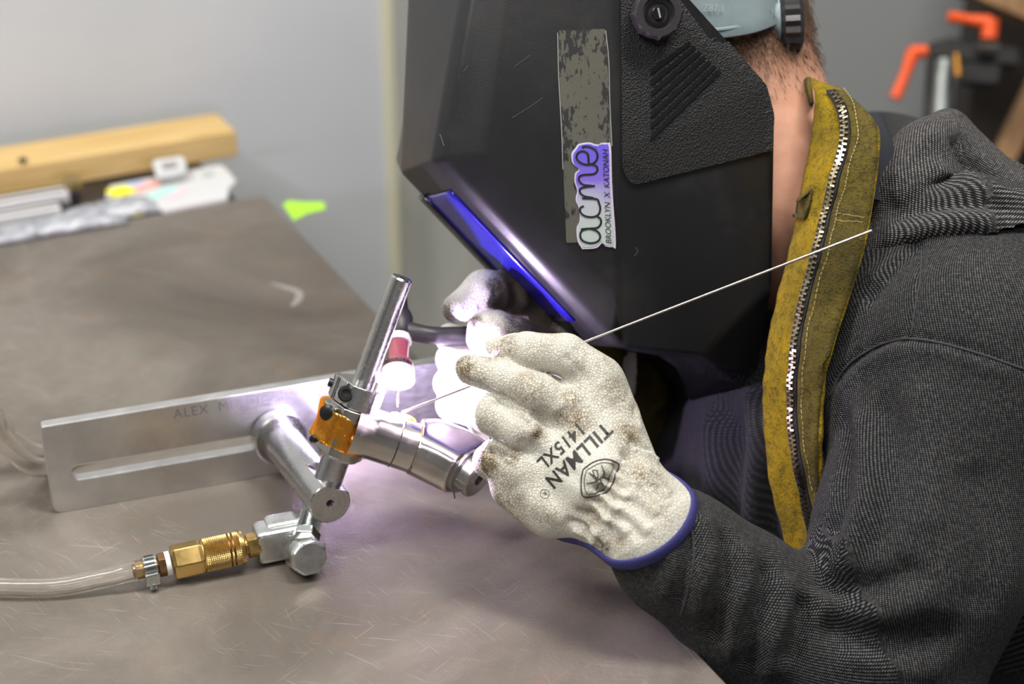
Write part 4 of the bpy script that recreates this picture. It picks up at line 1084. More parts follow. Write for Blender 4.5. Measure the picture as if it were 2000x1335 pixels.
scw = lathe('knob_screw', KB+HL*.0090, HL, [(0, .0046), (.0028, .0046), (.0034, .0040)], M_GLOSS, kn, 28)
box('screw_slot', KB+HL*.0124, (nrm(HU+HF*.25), nrm(np.cross(HL, nrm(HU+HF*.25))), HL), (.0032, .0006, .0002), simple('pale_slot', (.30, .30, .30), .4), kn, 0)
# lens and its frame on the front face
c1_, c2_ = np.array(shell.data.vertices[0].co), None
S1p, S2p = hp_(841, 316, .090), hp_(1186, 676, .0985); c1p = S1p-HL*((S1p-HC)@HL)+NFH*.011; c2p = S2p-HL*((S2p-HC)@HL)+NFH*.011
def face_pt(f, w_, lift):                        # f along the front face from brow to chin, w_ -1..1 across
    e = S1p+(S2p-S1p)*f; c = c1p+(c2p-c1p)*f; s = abs(w_); p = c+(e-c)*s
    if w_ < 0: p = mir(p)
    nf = nrm(np.cross(S2p-S1p, HL)); nf = nf if nf@HF > 0 else -nf
    return p+nf*lift
def face_panel(name, f0, f1, w0, lift, th_, mat, parent, bow=0.):
    V = []; Fc = []; nf_, nw = 12, 16
    for i in range(nf_+1):
        for j in range(nw+1):
            wv = -w0+2*w0*j/nw; V.append(face_pt(f0+(f1-f0)*i/nf_, wv, lift+bow*(1-(wv/w0)**2)))
    for i in range(nf_):
        for j in range(nw): k = i*(nw+1)+j; Fc.append((k, k+1, k+nw+2, k+nw+1))
    o = mesh(name, V, Fc, mat, parent); m = o.modifiers.new('s', 'SOLIDIFY'); m.thickness = th_; m.offset = 0; return o
t = NT('lens_blue'); t.set(col=(.014, .010, .24), rough=.14, spec=.45); M_LENS = t.m
ln_ = face_panel('lens', .14, .855, .86, .0006, .0022, M_LENS, hel); ln_['label'] = 'dark blue glossy lens'
face_panel('lens_lip', .13, .87, .12, .0022, .003, M_GLOSS, ln_)
# worn grey backing strip and the sticker over it
t = NT('worn_strip'); v = t.coord('Object', (1, 1, .16)); n = t.noise(v, 420, 5, .6); n2 = t.noise(t.coord('Object', (1, 1, .6)), 45, 3)
f = t.fr(t.math('ADD', t.math('MULTIPLY', n, .5), t.math('MULTIPLY', n2, .5)), .525, .54)
t.set(col=t.mix(f, (.085, .082, .066), (.014, .014, .015)), rough=.55); M_STRIP = t.m
strip = conform('strip', round_poly([(1089, 60), (1184, 56), (1202, 470), (1106, 474)], [6, 8, 4, 4]), .0004, .0002, M_STRIP, hel, 10); strip['label'] = 'worn grey adhesive strip with a thin silver edge'
M_SIL = simple('silver_edge', (.55, .54, .52), .35, .6)
def shline(name, l, wd, mat, parent, lift=.0008, sm=4):
    q = catmull([np.array([*p, 0.]) for p in l], sm) if sm else [np.array([*p, 0.]) for p in l]
    pl = [hh(p[0], p[1], lift) for p in q]; pl = [p for p in pl if p is not None]; V = []; Fc = []
    for i, p in enumerate(pl):
        tt = nrm(pl[min(i+1, len(pl)-1)]-pl[max(i-1, 0)]); s = nrm(np.cross(HL, tt)); V += [p-s*wd/2, p+s*wd/2]
    for i in range(len(pl)-1): Fc.append((2*i, 2*i+1, 2*i+3, 2*i+2))
    return mesh(name, V, Fc, mat, parent, False)
shline('strip_edge', [(1089, 64), (1091, 150), (1097, 260), (1099, 330)], .0006, M_SIL, strip); shline('strip_edge', [(1183, 60), (1189, 120), (1191, 200), (1195, 285)], .0006, M_SIL, strip)
# holographic sticker
t = NT('holo_sticker'); gz = t.node('ShaderNodeSeparateXYZ', {0: t.node('ShaderNodeTexCoord').outputs['Generated']}).outputs[2]
n = t.math('ADD', gz, t.math('MULTIPLY', t.math('SUBTRACT', t.noise(t.coord('Object'), 40, 2, .4), .5), .35))
t.set(col=t.ramp(n, [(.15, (.60, .70, .66)), (.42, (.62, .64, .72)), (.62, (.30, .20, .88)), (.85, (.22, .16, .90))]), rough=.18, metal=.35, coat=.6); M_HOLO = t.m
ol = [(1137, 486), (1128, 470), (1126, 445), (1132, 430), (1130, 405), (1124, 390), (1127, 372), (1122, 355), (1123, 338), (1130, 330), (1118, 318), (1116, 300), (1124, 288), (1130, 281), (1148, 278), (1160, 281), (1166, 290), (1172, 280), (1186, 279), (1193, 286), (1195, 360), (1202, 474), (1196, 482), (1182, 480), (1176, 474), (1164, 484)]
oc = [tuple(p[:2]) for p in catmull([np.array([*p, 0.]) for p in ol+[ol[0]]], 4)][:-1]
hs = conform('sticker', oc, .0009, .0002, simple('sticker_rim', (.66, .62, .75), .3, .2), hel, 9); hs['label'] = 'purple holographic sticker reading acme, Brooklyn x Katonah'
cen = np.mean(ol, 0); oi = [tuple(cen+(np.array(p)-cen)*np.array([.90, .965])) for p in oc]
hi_ = conform('sticker_print', oi, .0012, .0002, M_HOLO, hs, 9)
M_INKB = simple('sticker_ink', (.010, .010, .012), .5)
def zz(u, v): return (u*220/612+1040, v*480/1335+20)  # measured on an enlarged view of the sticker
acme = [(300, 1184), (268, 1196), (258, 1222), (272, 1250), (312, 1263), (352, 1254), (367, 1228), (352, 1200), (318, 1186), (290, 1184)]
acme2 = [(262, 1188), (310, 1184), (350, 1180), (370, 1158), (368, 1132), (350, 1118)]
acme2b = [(278, 1062), (258, 1074), (262, 1100), (290, 1118), (330, 1121), (358, 1106), (367, 1076), (360, 1046), (345, 1024), (268, 1020)]
m1 = [(330, 1018), (280, 1008), (258, 990), (258, 970), (280, 960), (338, 952)]
m2 = [(320, 952), (275, 946), (252, 925), (254, 903), (275, 893), (330, 888), (350, 872), (348, 848), (330, 838)]
e2_ = [(330, 838), (306, 830), (303, 800), (296, 776), (268, 766), (243, 780), (240, 806), (262, 828), (300, 838), (336, 826), (352, 798), (345, 766), (318, 746), (285, 740), (268, 748)]
for s_ in (acme, acme2, acme2b, m1, m2, e2_): shline('sticker_script', [zz(*p) for p in s_], .0014, M_INKB, hs, .0016, 6)
sa, sb = hh(*zz(428, 1268), .0016), hh(*zz(408, 742), .0016); sX = nrm(sb-sa); sY = nrm(np.cross(HL, sX)); sL = np.linalg.norm(sb-sa)
lay_text('sticker_words', 'BROOKLYN  X  KATONAH', sL/12.2, lambda x, y: (lambda q: np.array(q[0])+HL*.0016 if q[0] is not None else None)(HB.ray_cast(Vector(sa+sX*x+sY*y+HL*.02), Vector(-HL))), M_INKB, hs, 1, shear=.25, space=.98)
# lettering moulded under the chin
try:
    ja, jb = hp_(1376, 722, .098), hp_(1452, 735, .084); jX = nrm(jb-ja); jn = nrm(CC-ja); jY = nrm(np.cross(jn, jX))
    lay_text('moulded_name', 'JACKSON', .0085, lambda x, y: (lambda q: np.array(q[0])+np.array(q[1])*(-.0006 if np.array(q[1])@jn < 0 else .0006) if q[0] is not None else None)(HB.ray_cast(Vector(ja+jX*x+jY*(y-.004)+jn*.05), Vector(-jn))), M_GLOSS, shell, 1)
except Exception as ex: print('chin text', ex)
# light scratches
M_SCR = simple('scratch_grey', (.12, .12, .115), .6)
for l_ in ([(1238, 500), (1245, 490), (1240, 482)], [(905, 140), (915, 128)], [(860, 262), (868, 285)], [(1005, 130), (1035, 108)], [(1000, 230), (1040, 205), (1060, 190)]): shline('scratch', l_, .00025, M_SCR, shell, .0004)
# headgear: grey band and black ratchet wheel behind the head
t = NT('grey_headgear'); n = t.noise(t.coord('Object'), 30, 4); t.set(col=t.mix(t.fr(n, .4, .7), (.20, .26, .28), (.28, .34, .36)), rough=.4); M_HG = t.m
hg = empty('helmet_headgear', hp_(1450, 60, 0)); tag(hg, 'grey plastic head band with black ratchet knob behind the helmet', 'headgear')
def hband(name, l, th_, mat, parent):
    """strap: list of (u, v, w, half width)"""
    V = []; Fc = []; p = [hp_(u, v, w_) for (u, v, w_, h_) in l]; k = len(p); q = catmull(p, 6); hw = np.interp(np.linspace(0, k-1, len(q)), range(k), [r[3] for r in l])
    up = nrm(HU*.96+HF*.20)
    for i, c in enumerate(q):
        for s in np.linspace(-1, 1, 5): V.append(c+up*s*hw[i])
    for i in range(len(q)-1):
        for j in range(4): Fc.append((i*5+j, i*5+j+1, i*5+6+j, i*5+5+j))
    o = mesh(name, V, Fc, mat, parent); m = o.modifiers.new('s', 'SOLIDIFY'); m.thickness = th_; m.offset = 0; m = o.modifiers.new('b', 'BEVEL'); m.width = .0008; m.segments = 2; return o
bd = hband('head_band', [(1290, 20, .096, .018), (1380, 22, .096, .019), (1460, 14, .090, .018), (1518, -4, .070, .017), (1556, -15, .035, .014), (1565, -22, -.02, .014), (1535, -20, -.052, .014), (1450, -20, -.08, .014)], .0028, M_HG, hg)
shline2 = None
hband('band_rib', [(1330, 56, .0985, .0012), (1400, 58, .0975, .0012), (1470, 46, .0900, .0012), (1512, 34, .0755, .0012)], .0014, M_HG, bd)
za = hp_(1372, 22, .0965); zb = hp_(1402, 22, .0960); zX = nrm(zb-za); zn = nrm(CC-za); zY = nrm(np.cross(zn, zX))
lay_text('moulded_code', 'Z87.1', .0068, lambda x, y: za+zX*x+zY*y+zn*.0030, simple('grey_moulding', (.36, .42, .44), .5), bd, 0)
kc = hp_(1535, 40, .062); ka = nrm(HL*.25-HF*.9+HU*.05)
V = []; Fc = []; n = 72; x, y, a = frame(ka); prk = [(-.006, .017), (-.002, .0225), (.008, .0225), (.011, .018)]
for (tk, r) in prk:
    for k in range(n): q = 2*math.pi*k/n; rr = r+(.0010*math.sin(18*q) if r > .02 else 0); V.append(kc+ka*tk+(x*math.cos(q)+y*math.sin(q))*rr)
for i in range(3):
    for k in range(n): Fc.append((i*n+k, i*n+(k+1) % n, (i+1)*n+(k+1) % n, (i+1)*n+k))
Fc += [tuple(range(n-1, -1, -1)), tuple(3*n+k for k in range(n))]
sharp(mesh('ratchet_wheel', V, Fc, M_RUB, hg), 40)
lathe('ratchet_base', kc-ka*.014, ka, [(0, .015), (.006, .019), (.009, .019)], M_HG, hg, 32)
# ================================================================== the person: body, hair, clothes
def cloth(name, dark, light, pitch, rib=.5):
    t = NT(name); u = t.node('ShaderNodeUVMap', uv_map='UVMap').outputs[0]; sx_ = t.node('ShaderNodeSeparateXYZ', {0: u})
    U = t.math('MULTIPLY', sx_.outputs[0], 2*math.pi/pitch); W_ = t.math('MULTIPLY', sx_.outputs[1], 2*math.pi/pitch)
    wv = t.noise(t.coord('Object'), 500, 2)
    a = t.math('SINE', t.math('ADD', U, t.math('MULTIPLY', W_, .5)))
    b = t.math('SINE', t.math('ADD', t.math('MULTIPLY', W_, 1.6), t.math('MULTIPLY', U, -.35)))
    h = t.math('ADD', t.math('MULTIPLY', a, .5), t.math('MULTIPLY', b, .5))
    f = t.fr(t.math('ADD', h, t.math('MULTIPLY', t.math('SUBTRACT', wv, .5), 1.6)), .10, .90)
    big = t.noise(t.coord('Object'), 9, 4)
    t.set(col=t.mix(t.math('MULTIPLY', f, t.fr(big, .3, .7, .7, 1.0)), dark, light), rough=.88, spec=.14, sheen=.04)
    t.bump(t.math('ADD', h, wv), .5, .0008); return t.m
M_JKT = cloth('grey_weave', (.007, .008, .010), (.18, .175, .17), .0019)
M_JKT_LIT = cloth('grey_weave_hood_lit', (.014, .014, .017), (.30, .285, .27), .0021)  # hood copy of the jacket weave, threads paler to carry light from above
M_SHIRT = cloth('dark_shirt_cord', (.018, .018, .02), (.07, .068, .07), .0024)
def suede(name, c1, c2, c3):
    t = NT(name); v = t.coord('Object'); n = t.noise(v, 700, 3, .7); n2 = t.noise(v, 26, 4, .6); n3 = t.noise(v, 180, 3)
    c = t.mix(t.fr(n2, .36, .66), c1, c2); c = t.mix(t.math('MULTIPLY', t.fr(t.math('ADD', t.math('MULTIPLY', n, .6), t.math('MULTIPLY', n3, .4)), .47, .60), .75), c, c3)
    t.set(col=c, rough=.92, spec=.06, sheen=.04); t.bump(t.math('ADD', n, n3), .7, .0016); return t.m
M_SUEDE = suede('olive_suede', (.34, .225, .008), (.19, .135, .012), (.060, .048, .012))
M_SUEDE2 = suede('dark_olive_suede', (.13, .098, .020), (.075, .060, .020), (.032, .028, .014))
t = NT('skin'); v = t.coord('Object'); n = t.noise(v, 90, 4); n2 = t.noise(v, 900, 2)
a_ = t.node('ShaderNodeAttribute', attribute_name='hair').outputs['Fac']; ns = t.noise(t.coord('Object', (1, 1, .25)), 1400, 2)
sk = t.mix(t.fr(n, .35, .7), (.62, .33, .225), (.55, .27, .175))
t.set(col=t.mix(t.math('MULTIPLY', a_, t.fr(ns, .25, .50)), sk, (.10, .055, .032)), rough=.5, sss=.08, spec=.35); t.b.inputs['Subsurface Radius'].default_value = (.01, .004, .002); t.bump(n2, .25, .0005); M_SKIN = t.m
BK = np.array([.883, .469, 0]); LT = np.array([.469, -.883, 0])      # toward the wearer's back, toward the wearer's left
NKB = np.array([.222, 1.185, .150]); HDC = hp_(1300, 62, 0)
SN = np.array([.302, .995, .150]); SF = NKB-LT*.20+np.array([0, 0, -.02]); CHC = np.array([.335, 1.165, -.03]); PEL = np.array([.47, 1.28, -.42])
EN_ = P(1700, 1400, 1.10); WRN = P(1255, 1022, 1.047)
EF = P(1262, 815, 1.42); WRF = P(1130, 700, fz+.06)
# ---- body: head, neck, trunk, arms in one skin surface (mostly under the clothes)
lo = np.min([HDC, SF, PEL, WRN, WRF, EN_], 0)-.14; hi = np.max([HDC, SF, PEL, WRN, WRF, SN], 0)+.17
g = SDF(lo, hi, .005)
hd = g.ell(HDC+HF*.005, (HF, HL, HU), (.092, .074, .112))
hd = smin(hd, g.cap(HDC+HF*.035-HU*.055, HDC+HF*.045-HU*.085, .045, .035), .04)      # jaw
hd = smin(hd, g.ell(HDC-HF*.035+HU*.005, (HF, HL, HU), (.062, .070, .085)), .03)
for s in (-1, 1): hd = smin(hd, g.ell(HDC+HL*s*.074-HF*.002, (HF, HL, HU), (.016, .010, .030)), .008)   # ears
hd = smin(hd, g.cap(HDC+HF*.092+HU*.012, HDC+HF*.105-HU*.022, .008, .013), .012)     # nose
nk = g.chain([HDC-HU*.03-HF*.035, P(1462, 250, 1.235), P(1500, 400, 1.225), NKB-ZZ*.02], [.060, .056, .056, .060], .03)
d = smin(hd, nk, .03)
tr = g.ell(CHC, (BK, LT, ZZ), (.10, .155, .17)); tr = smin(tr, g.cap(CHC, PEL, .11, .12), .06)
d = smin(d, tr, .05); d = smin(d, g.cap(SF-ZZ*.03, SN-ZZ*.03, .045, .045), .04)
d = smin(d, g.chain([SN, EN_, WRN], [.046, .036, .024], .02), .03); d = smin(d, g.chain([SF, EF, WRF], [.046, .036, .024], .02), .03)
V, Q = g.polygonize(d, 3)
body = mesh('body', V, Q, M_SKIN, person)
BB_ = bvh_of(V, Q)
hl = np.zeros(len(V)); rel = V-HDC
hair_line = rel@HU+.45*(rel@HF)                  # hair grows above a slanting nape line
hl = np.clip((hair_line+.085)/.05, 0, 1)*np.clip((.05-(rel@HF))/.03, 0, 1)*(np.linalg.norm(rel, axis=1) < .2)
attr(body, 'hair', hl)
# short hair strands on the nape and the back of the head
N = vnormals(V, Q); hv_, hf_ = [], []
cand = np.where((hl > .15) & (rel@HF < .03))[0]
for k in rng.choice(cand, 16000):
    c = V[k]+rng.normal(0, .0022, 3); 
    if rng.random() > hl[k]: continue
    dr = nrm(N[k]*.30-HU*.9-HF*.15+rng.normal(0, .10, 3)); ln = .004+.006*rng.random()*hl[k]; s = nrm(np.cross(dr, N[k]))*.00013; b0 = len(hv_)
    hv_ += [c-s, c+s, c+dr*ln*.6+N[k]*.0005, c+dr*ln]
    hf_ += [(b0, b0+1, b0+2), (b0, b0+2, b0+3), (b0+1, b0+3, b0+2)]
ho = mesh('hair', hv_, hf_, simple('short_brown_hair', (.11, .062, .036), .6), person, False); ho['kind'] = 'stuff'; ho['label'] = 'short brown hair on the nape'

# ---- jacket (near side, with the near sleeve)
def uv_by_bones(o, V, Q, bones):
    """cloth coordinates in metres: along and around the nearest limb"""
    best = np.full(len(V), 1e9); U = np.zeros(len(V)); W = np.zeros(len(V)); off = 0.
    ref = nrm([.3, .8, .5])
    for bn in bones:
        a, b = bn[0], bn[1]; rr_ = bn[2] if len(bn) > 2 else .06
        d_ = b-a; L = np.linalg.norm(d_); d_ = d_/L; t_ = np.clip((V-a)@d_, 0, L); pr = a+t_[:, None]*d_; r = V-pr; e = np.linalg.norm(r, axis=1)
        x_ = nrm(np.cross(ref, d_)); y_ = np.cross(d_, x_); ang = np.arctan2(r@x_, -(r@y_)); k = e < best
        best[k] = e[k]; U[k] = (ang*rr_)[k]; W[k] = ((V-a)@d_)[k]+off; off += L
    lay = o.data.uv_layers.new(name='UVMap'); li = np.empty(len(o.data.loops), int); o.data.loops.foreach_get('vertex_index', li)
    uvp = np.stack([U[li], W[li]], 1); lay.data.foreach_set('uv', uvp.astype(np.float32).ravel())
lo = np.array([.03, .70, -.45]); hi = np.array([.66, 1.42, .30])
g = SDF(lo, hi, .0038)
SH = SN+np.array([.0, .0, -.012])
UA = P(1795, 1080, 1.098)                        # middle of the upper arm
arm = g.chain([SH, UA, EN_], [.074, .066, .060], .03)
fa = g.chain([EN_+np.array([.01, 0, -.005]), P(1450, 1185, 1.075), P(1320, 1085, 1.058), WRN], [.056, .044, .0365, .0290], .02)
sleeve = smin(arm, fa, .018)
tr = g.ell(CHC+BK*.03+LT*.0, (BK, LT, ZZ), (.135, .185, .20)); tr = smin(tr, g.cap(CHC+BK*.04, PEL, .150, .16), .08)
tr = smin(tr, g.cap(NKB+BK*.06-ZZ*.03, SN+BK*.03-ZZ*.01, .075, .070), .05)
tr = smin(tr, g.cap(NKB-LT*.03+BK*.09-ZZ*.03, SN+BK*.10-ZZ*.04, .085, .080), .05)
# chest opening: everything in front of the placket is cut away
q0, q1 = P(1640, 420, 1.13), P(1580, 1000, 1.16); cn = nrm(np.cross(q1-q0, LT)); cn = cn if cn@BK < 0 else -cn
trc = smax(tr, g.plane(q0+cn*.004, cn), .01)
d = smin(trc, sleeve, .022)
d = smin(d, g.chain(pts((1745, 520, 1.165), (1880, 520, 1.165), (2040, 560, 1.16)), [.050, .062, .075], .02), .03)
d = smin(d, g.cap(P(1715, 640, 1.15), P(1700, 760, 1.15), .040, .045), .03)
d = smax(d, -g.chain([EN_, P(1320, 1085, 1.058), WRN-(RIMC-WRN)*0+nrm(WRN-P(1320, 1085, 1.058))*.05], [.03, .027, .027]), .0)
d = smax(d, -g.cap(P(1535, 430, 1.22), HDC, .060, .060), .006)
V, Q = g.polygonize(d, 2)
W3 = lambda *l: list(l)
F_ = []
# armhole seam and yoke seam
F_ += [([(1622, 770), (1650, 720), (1700, 682), (1760, 662), (1830, 668), (1910, 690), (1995, 720)], .0035, -.0026), ([(1630, 785), (1665, 735), (1710, 700), (1765, 680), (1840, 686), (1920, 710), (1990, 735)], .006, .0018)]
F_ += [([(1800, 490), (1798, 540), (1788, 600), (1780, 655)], .0022, -.0014)]
# drag folds of the shoulder
F_ += [([(1690, 600), (1720, 560), (1760, 510), (1810, 470)], .007, -.003), ([(1700, 560), (1740, 520), (1800, 470), (1900, 440)], .007, .003)]
# upper arm: long slanting folds
F_ += [([(1640, 800), (1655, 880), (1645, 980), (1615, 1060)], .008, -.005), ([(1670, 790), (1690, 880), (1690, 970), (1660, 1080), (1620, 1130)], .009, .005), ([(1720, 760), (1745, 870), (1740, 980), (1700, 1100)], .010, -.004), ([(1790, 740), (1820, 900), (1810, 1050)], .012, .003)]
F_ += [([(1590, 1130), (1650, 1150), (1730, 1140), (1800, 1100)], .009, -.005), ([(1585, 1165), (1650, 1190), (1740, 1190), (1830, 1150)], .010, .005), ([(1600, 1215), (1680, 1245), (1780, 1250), (1880, 1220)], .010, -.005), ([(1640, 1270), (1740, 1300), (1850, 1300)], .011, .004), ([(1900, 900), (1930, 1050), (1900, 1200)], .014, -.004)]
# forearm rings of cloth
F_ += [([(1340, 990), (1352, 1060), (1340, 1120), (1330, 1180)], .004, -.0035), ([(1362, 1000), (1385, 1060), (1375, 1140), (1360, 1215)], .007, .0045), ([(1405, 1030), (1420, 1090), (1400, 1170), (1395, 1260)], .006, -.005), ([(1440, 1060), (1460, 1120), (1440, 1200), (1430, 1300)], .008, .005),
       ([(1490, 1090), (1490, 1160), (1465, 1240), (1465, 1320)], .007, -.0055), ([(1530, 1120), (1530, 1190), (1510, 1260), (1500, 1330)], .008, .005), ([(1575, 1160), (1565, 1230), (1540, 1300)], .007, -.006), ([(1300, 1040), (1310, 1110), (1290, 1170)], .004, .002)]
V = folds(V, Q, [(a_, b_, c_*1.25) for a_, b_, c_ in F_])
# soft random drape
N = vnormals(V, Q); ph = rng.uniform(0, 6, (8,)); D = 0
for i in range(8):
    kx = rng.normal(0, 1, 3); kx = kx/np.linalg.norm(kx)*rng.uniform(30, 75); D = D+np.sin(V@kx+ph[i])
V = V+N*(D*.0006)[:, None]
jk = mesh('jacket', V, Q, M_JKT, person); jk['label'] = 'dark grey woven work jacket with folded sleeve'
uv_by_bones(jk, V, Q, [(SN, UA, .068), (UA, EN_, .068), (EN_, WRN, .042), (NKB+BK*.05, PEL, .13), (NKB+BK*.06, SN+BK*.03, .08)])
JB = bvh_of(V, Q)
# stitched seams lie on the jacket as thin welts
M_SEAM = simple('seam_thread', (.03, .03, .034), .8)
def welt(name, l, r, mat, parent, bv):
    q = catmull([np.array([*p, 0.]) for p in l], 6); pl = [hit(bv, p[0], p[1], .0003) for p in q]; pl = [p for p in pl if p is not None]
    if len(pl) > 2: return tube(name, pl, r, mat, parent, 8)
welt('armhole_seam', [(1622, 770), (1650, 720), (1700, 682), (1760, 662), (1830, 668), (1910, 690), (1998, 720)], .0009, M_SEAM, jk, JB)
welt('yoke_seam', [(1800, 490), (1798, 540), (1788, 600), (1780, 655)], .0007, M_SEAM, jk, JB)
welt('cuff_seam', [(1348, 1010), (1356, 1080), (1345, 1150), (1330, 1200)], .0007, M_SEAM, jk, JB)

# ---- bunched hood at the nape
g = SDF(np.array([.20, 1.00, .02]), np.array([.60, 1.45, .36]), .0032)
h1 = pts((1735, 455, 1.145), (1762, 385, 1.148), (1815, 305, 1.156), (1852, 252, 1.164))
d = g.chain(h1, [.018, .025, .022, .012], .02)
d = smin(d, g.chain(pts((1852, 252, 1.166), (1878, 320, 1.165), (1930, 410, 1.160), (2035, 480, 1.15)), [.011, .020, .030, .038], .02), .010)
d = smin(d, g.chain(pts((1725, 264, 1.24), (1780, 276, 1.25), (1850, 296, 1.26)), [.015, .018, .020], .02), .004)
d = smin(d, g.chain(pts((1890, 300, 1.205), (1960, 362, 1.195), (2040, 402, 1.185)), [.010, .015, .020], .015), .002)
d = smin(d, g.chain(pts((1722, 505, 1.135), (1790, 470, 1.130), (1900, 452, 1.120), (2030, 470, 1.11)), [.018, .024, .030, .034], .02), .003)
V, Q = g.polygonize(d, 2)
V = folds(V, Q, [([(1745, 360), (1785, 300), (1835, 255)], .006, .003), ([(1862, 260), (1885, 310), (1930, 345), (1985, 368)], .006, -.008), ([(1800, 340), (1860, 350), (1930, 372), (1995, 400)], .008, .006), ([(1730, 430), (1800, 398), (1900, 392), (1995, 410)], .007, -.008), ([(1755, 400), (1800, 360), (1850, 330)], .009, .004), ([(1760, 470), (1850, 435), (1960, 430)], .008, .006), ([(1715, 505), (1800, 485), (1900, 478), (1990, 490)], .007, -.006)])
hd_ = mesh('hood', V, Q, M_JKT_LIT, person); hd_['label'] = 'bunched grey woven hood behind the neck'
uv_by_bones(hd_, V, Q, [(h1[0], h1[3], .03), (h1[3], P(2035, 480, 1.15), .03)])

# ---- shirt under the jacket
g = SDF(np.array([.05, .95, -.45]), np.array([.60, 1.45, .16]), .005)
d = g.ell(CHC-BK*.058, (BK, LT, ZZ), (.155, .150, .19)); d = smin(d, g.cap(CHC-BK*.048-LT*.02, PEL-BK*.05, .135, .14), .06)
V, Q = g.polygonize(d, 2)
V = folds(V, Q, [([(1400, 770), (1440, 850), (1430, 1000), (1440, 1150)], .010, -.008), ([(1470, 740), (1480, 850), (1470, 1000), (1480, 1150)], .010, .010), ([(1385, 800), (1395, 950), (1400, 1100)], .010, .008), ([(1510, 900), (1510, 1050), (1530, 1180)], .008, -.008)])
sh = mesh('shirt', V, Q, M_SHIRT, person); sh['label'] = 'dark ribbed shirt in the open jacket front'
uv_by_bones(sh, V, Q, [(CHC+ZZ*.2, PEL, .15)])

# ---- suede collar and placket with zip
Lp = [(1583, 150, 1.175), (1590, 200, 1.155), (1578, 300, 1.145), (1558, 400, 1.140), (1545, 470, 1.140), (1515, 590, 1.140), (1495, 700, 1.145), (1490, 800, 1.15), (1500, 920, 1.155), (1530, 1050, 1.16), (1575, 1185, 1.165)]
Mp = [(1606, 160, 1.165), (1640, 225, 1.128), (1635, 320, 1.115), (1612, 420, 1.112), (1597, 490, 1.112), (1565, 610, 1.115), (1550, 715, 1.12), (1548, 810, 1.125), (1558, 915, 1.130), (1578, 1030, 1.14), (1592, 1160, 1.155)]
Rp = [(1640, 170, 1.165), (1712, 240, 1.125), (1716, 320, 1.110), (1698, 440, 1.100), (1682, 510, 1.100), (1640, 640, 1.102), (1612, 735, 1.105), (1603, 830, 1.108), (1602, 920, 1.115), (1608, 1020, 1.125), (1604, 1140, 1.148)]
Lc, Mc, Rc = [catmull([P(*q) for q in l], 6) for l in (Lp, Mp, Rp)]
V = []; Fc = []; cols = 14; rows = len(Lc)
for i in range(rows):
    for j in range(cols+1):
        s = j/cols; a, m_, b = Lc[i], Mc[i], Rc[i]; c = 2*m_-.5*(a+b)
        p = (1-s)**2*a+2*s*(1-s)*c+s*s*b
        p = p+UPV*0+nrm(CC-p)*(.0014*math.sin(i*.55+s*2)+.0008*math.sin(i*1.3+j))
        V.append(p)
for i in range(rows-1):
    for j in range(cols): k = i*(cols+1)+j; Fc.append((k, k+1, k+cols+2, k+cols+1))
f0 = Fc[40]; fn_ = np.cross(V[f0[1]]-V[f0[0]], V[f0[2]]-V[f0[0]])
if fn_@(CC-V[f0[0]]) < 0: Fc = [f[::-1] for f in Fc]
V = np.array(V); PB = BVHTree.FromPolygons([tuple(v) for v in V], Fc); edge = np.array([i*(cols+1) for i in range(rows)]); V[edge] += np.array([RX*rng.normal(0, .0006) for _ in edge])
pl = mesh('leather_placket', V, Fc, M_SUEDE, person); pl['label'] = 'olive yellow suede collar and zip placket'
m = pl.modifiers.new('sub', 'SUBSURF'); m.levels = m.render_levels = 1; m = pl.modifiers.new('s', 'SOLIDIFY'); m.thickness = .0032; m.offset = -1

# the outer half is a second, browner layer beside the zip
zip_px = [(1622, 182), (1642, 215), (1652, 262), (1644, 310), (1632, 352), (1622, 395), (1611, 440), (1602, 480), (1584, 545), (1566, 620), (1556, 690), (1551, 760), (1553, 830), (1560, 890), (1574, 960), (1592, 1045), (1602, 1090)]
def layer(name, left, right, lift, th_, mat, parent, nw=6):
    V = []; Fc = []; a = catmull([np.array([*q, 0.]) for q in left], 5); b = catmull([np.array([*q, 0.]) for q in right], 5); n_ = min(len(a), len(b))
    for i in range(n_):
        for j in range(nw+1):
            q = a[i]+(b[i]-a[i])*j/nw; p = hit(PB, q[0], q[1], lift)
            V.append(p if p is not None else (V[-1] if V else P(q[0], q[1], 1.12)))
    for i in range(n_-1):
        for j in range(nw): k = i*(nw+1)+j; Fc.append((k, k+1, k+nw+2, k+nw+1))
    o = mesh(name, V, Fc, mat, parent); m = o.modifiers.new('s', 'SOLIDIFY'); m.thickness = th_; m.offset = 0; return o
R2 = [(1648, 185), (1705, 240), (1712, 290), (1709, 335), (1704, 380), (1698, 420), (1690, 460), (1680, 505), (1662, 565), (1640, 628), (1622, 695), (1606, 765), (1600, 830), (1598, 890), (1600, 960), (1604, 1045), (1604, 1090)]
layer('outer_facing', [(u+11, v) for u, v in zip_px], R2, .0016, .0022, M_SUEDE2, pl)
M_ZTAPE = simple('zip_tape', (.016, .016, .02), .85)
zt = layer('zip_tape', [(u-9, v) for u, v in zip_px], [(u+9, v) for u, v in zip_px], .0022, .0012, M_ZTAPE, pl, 3)
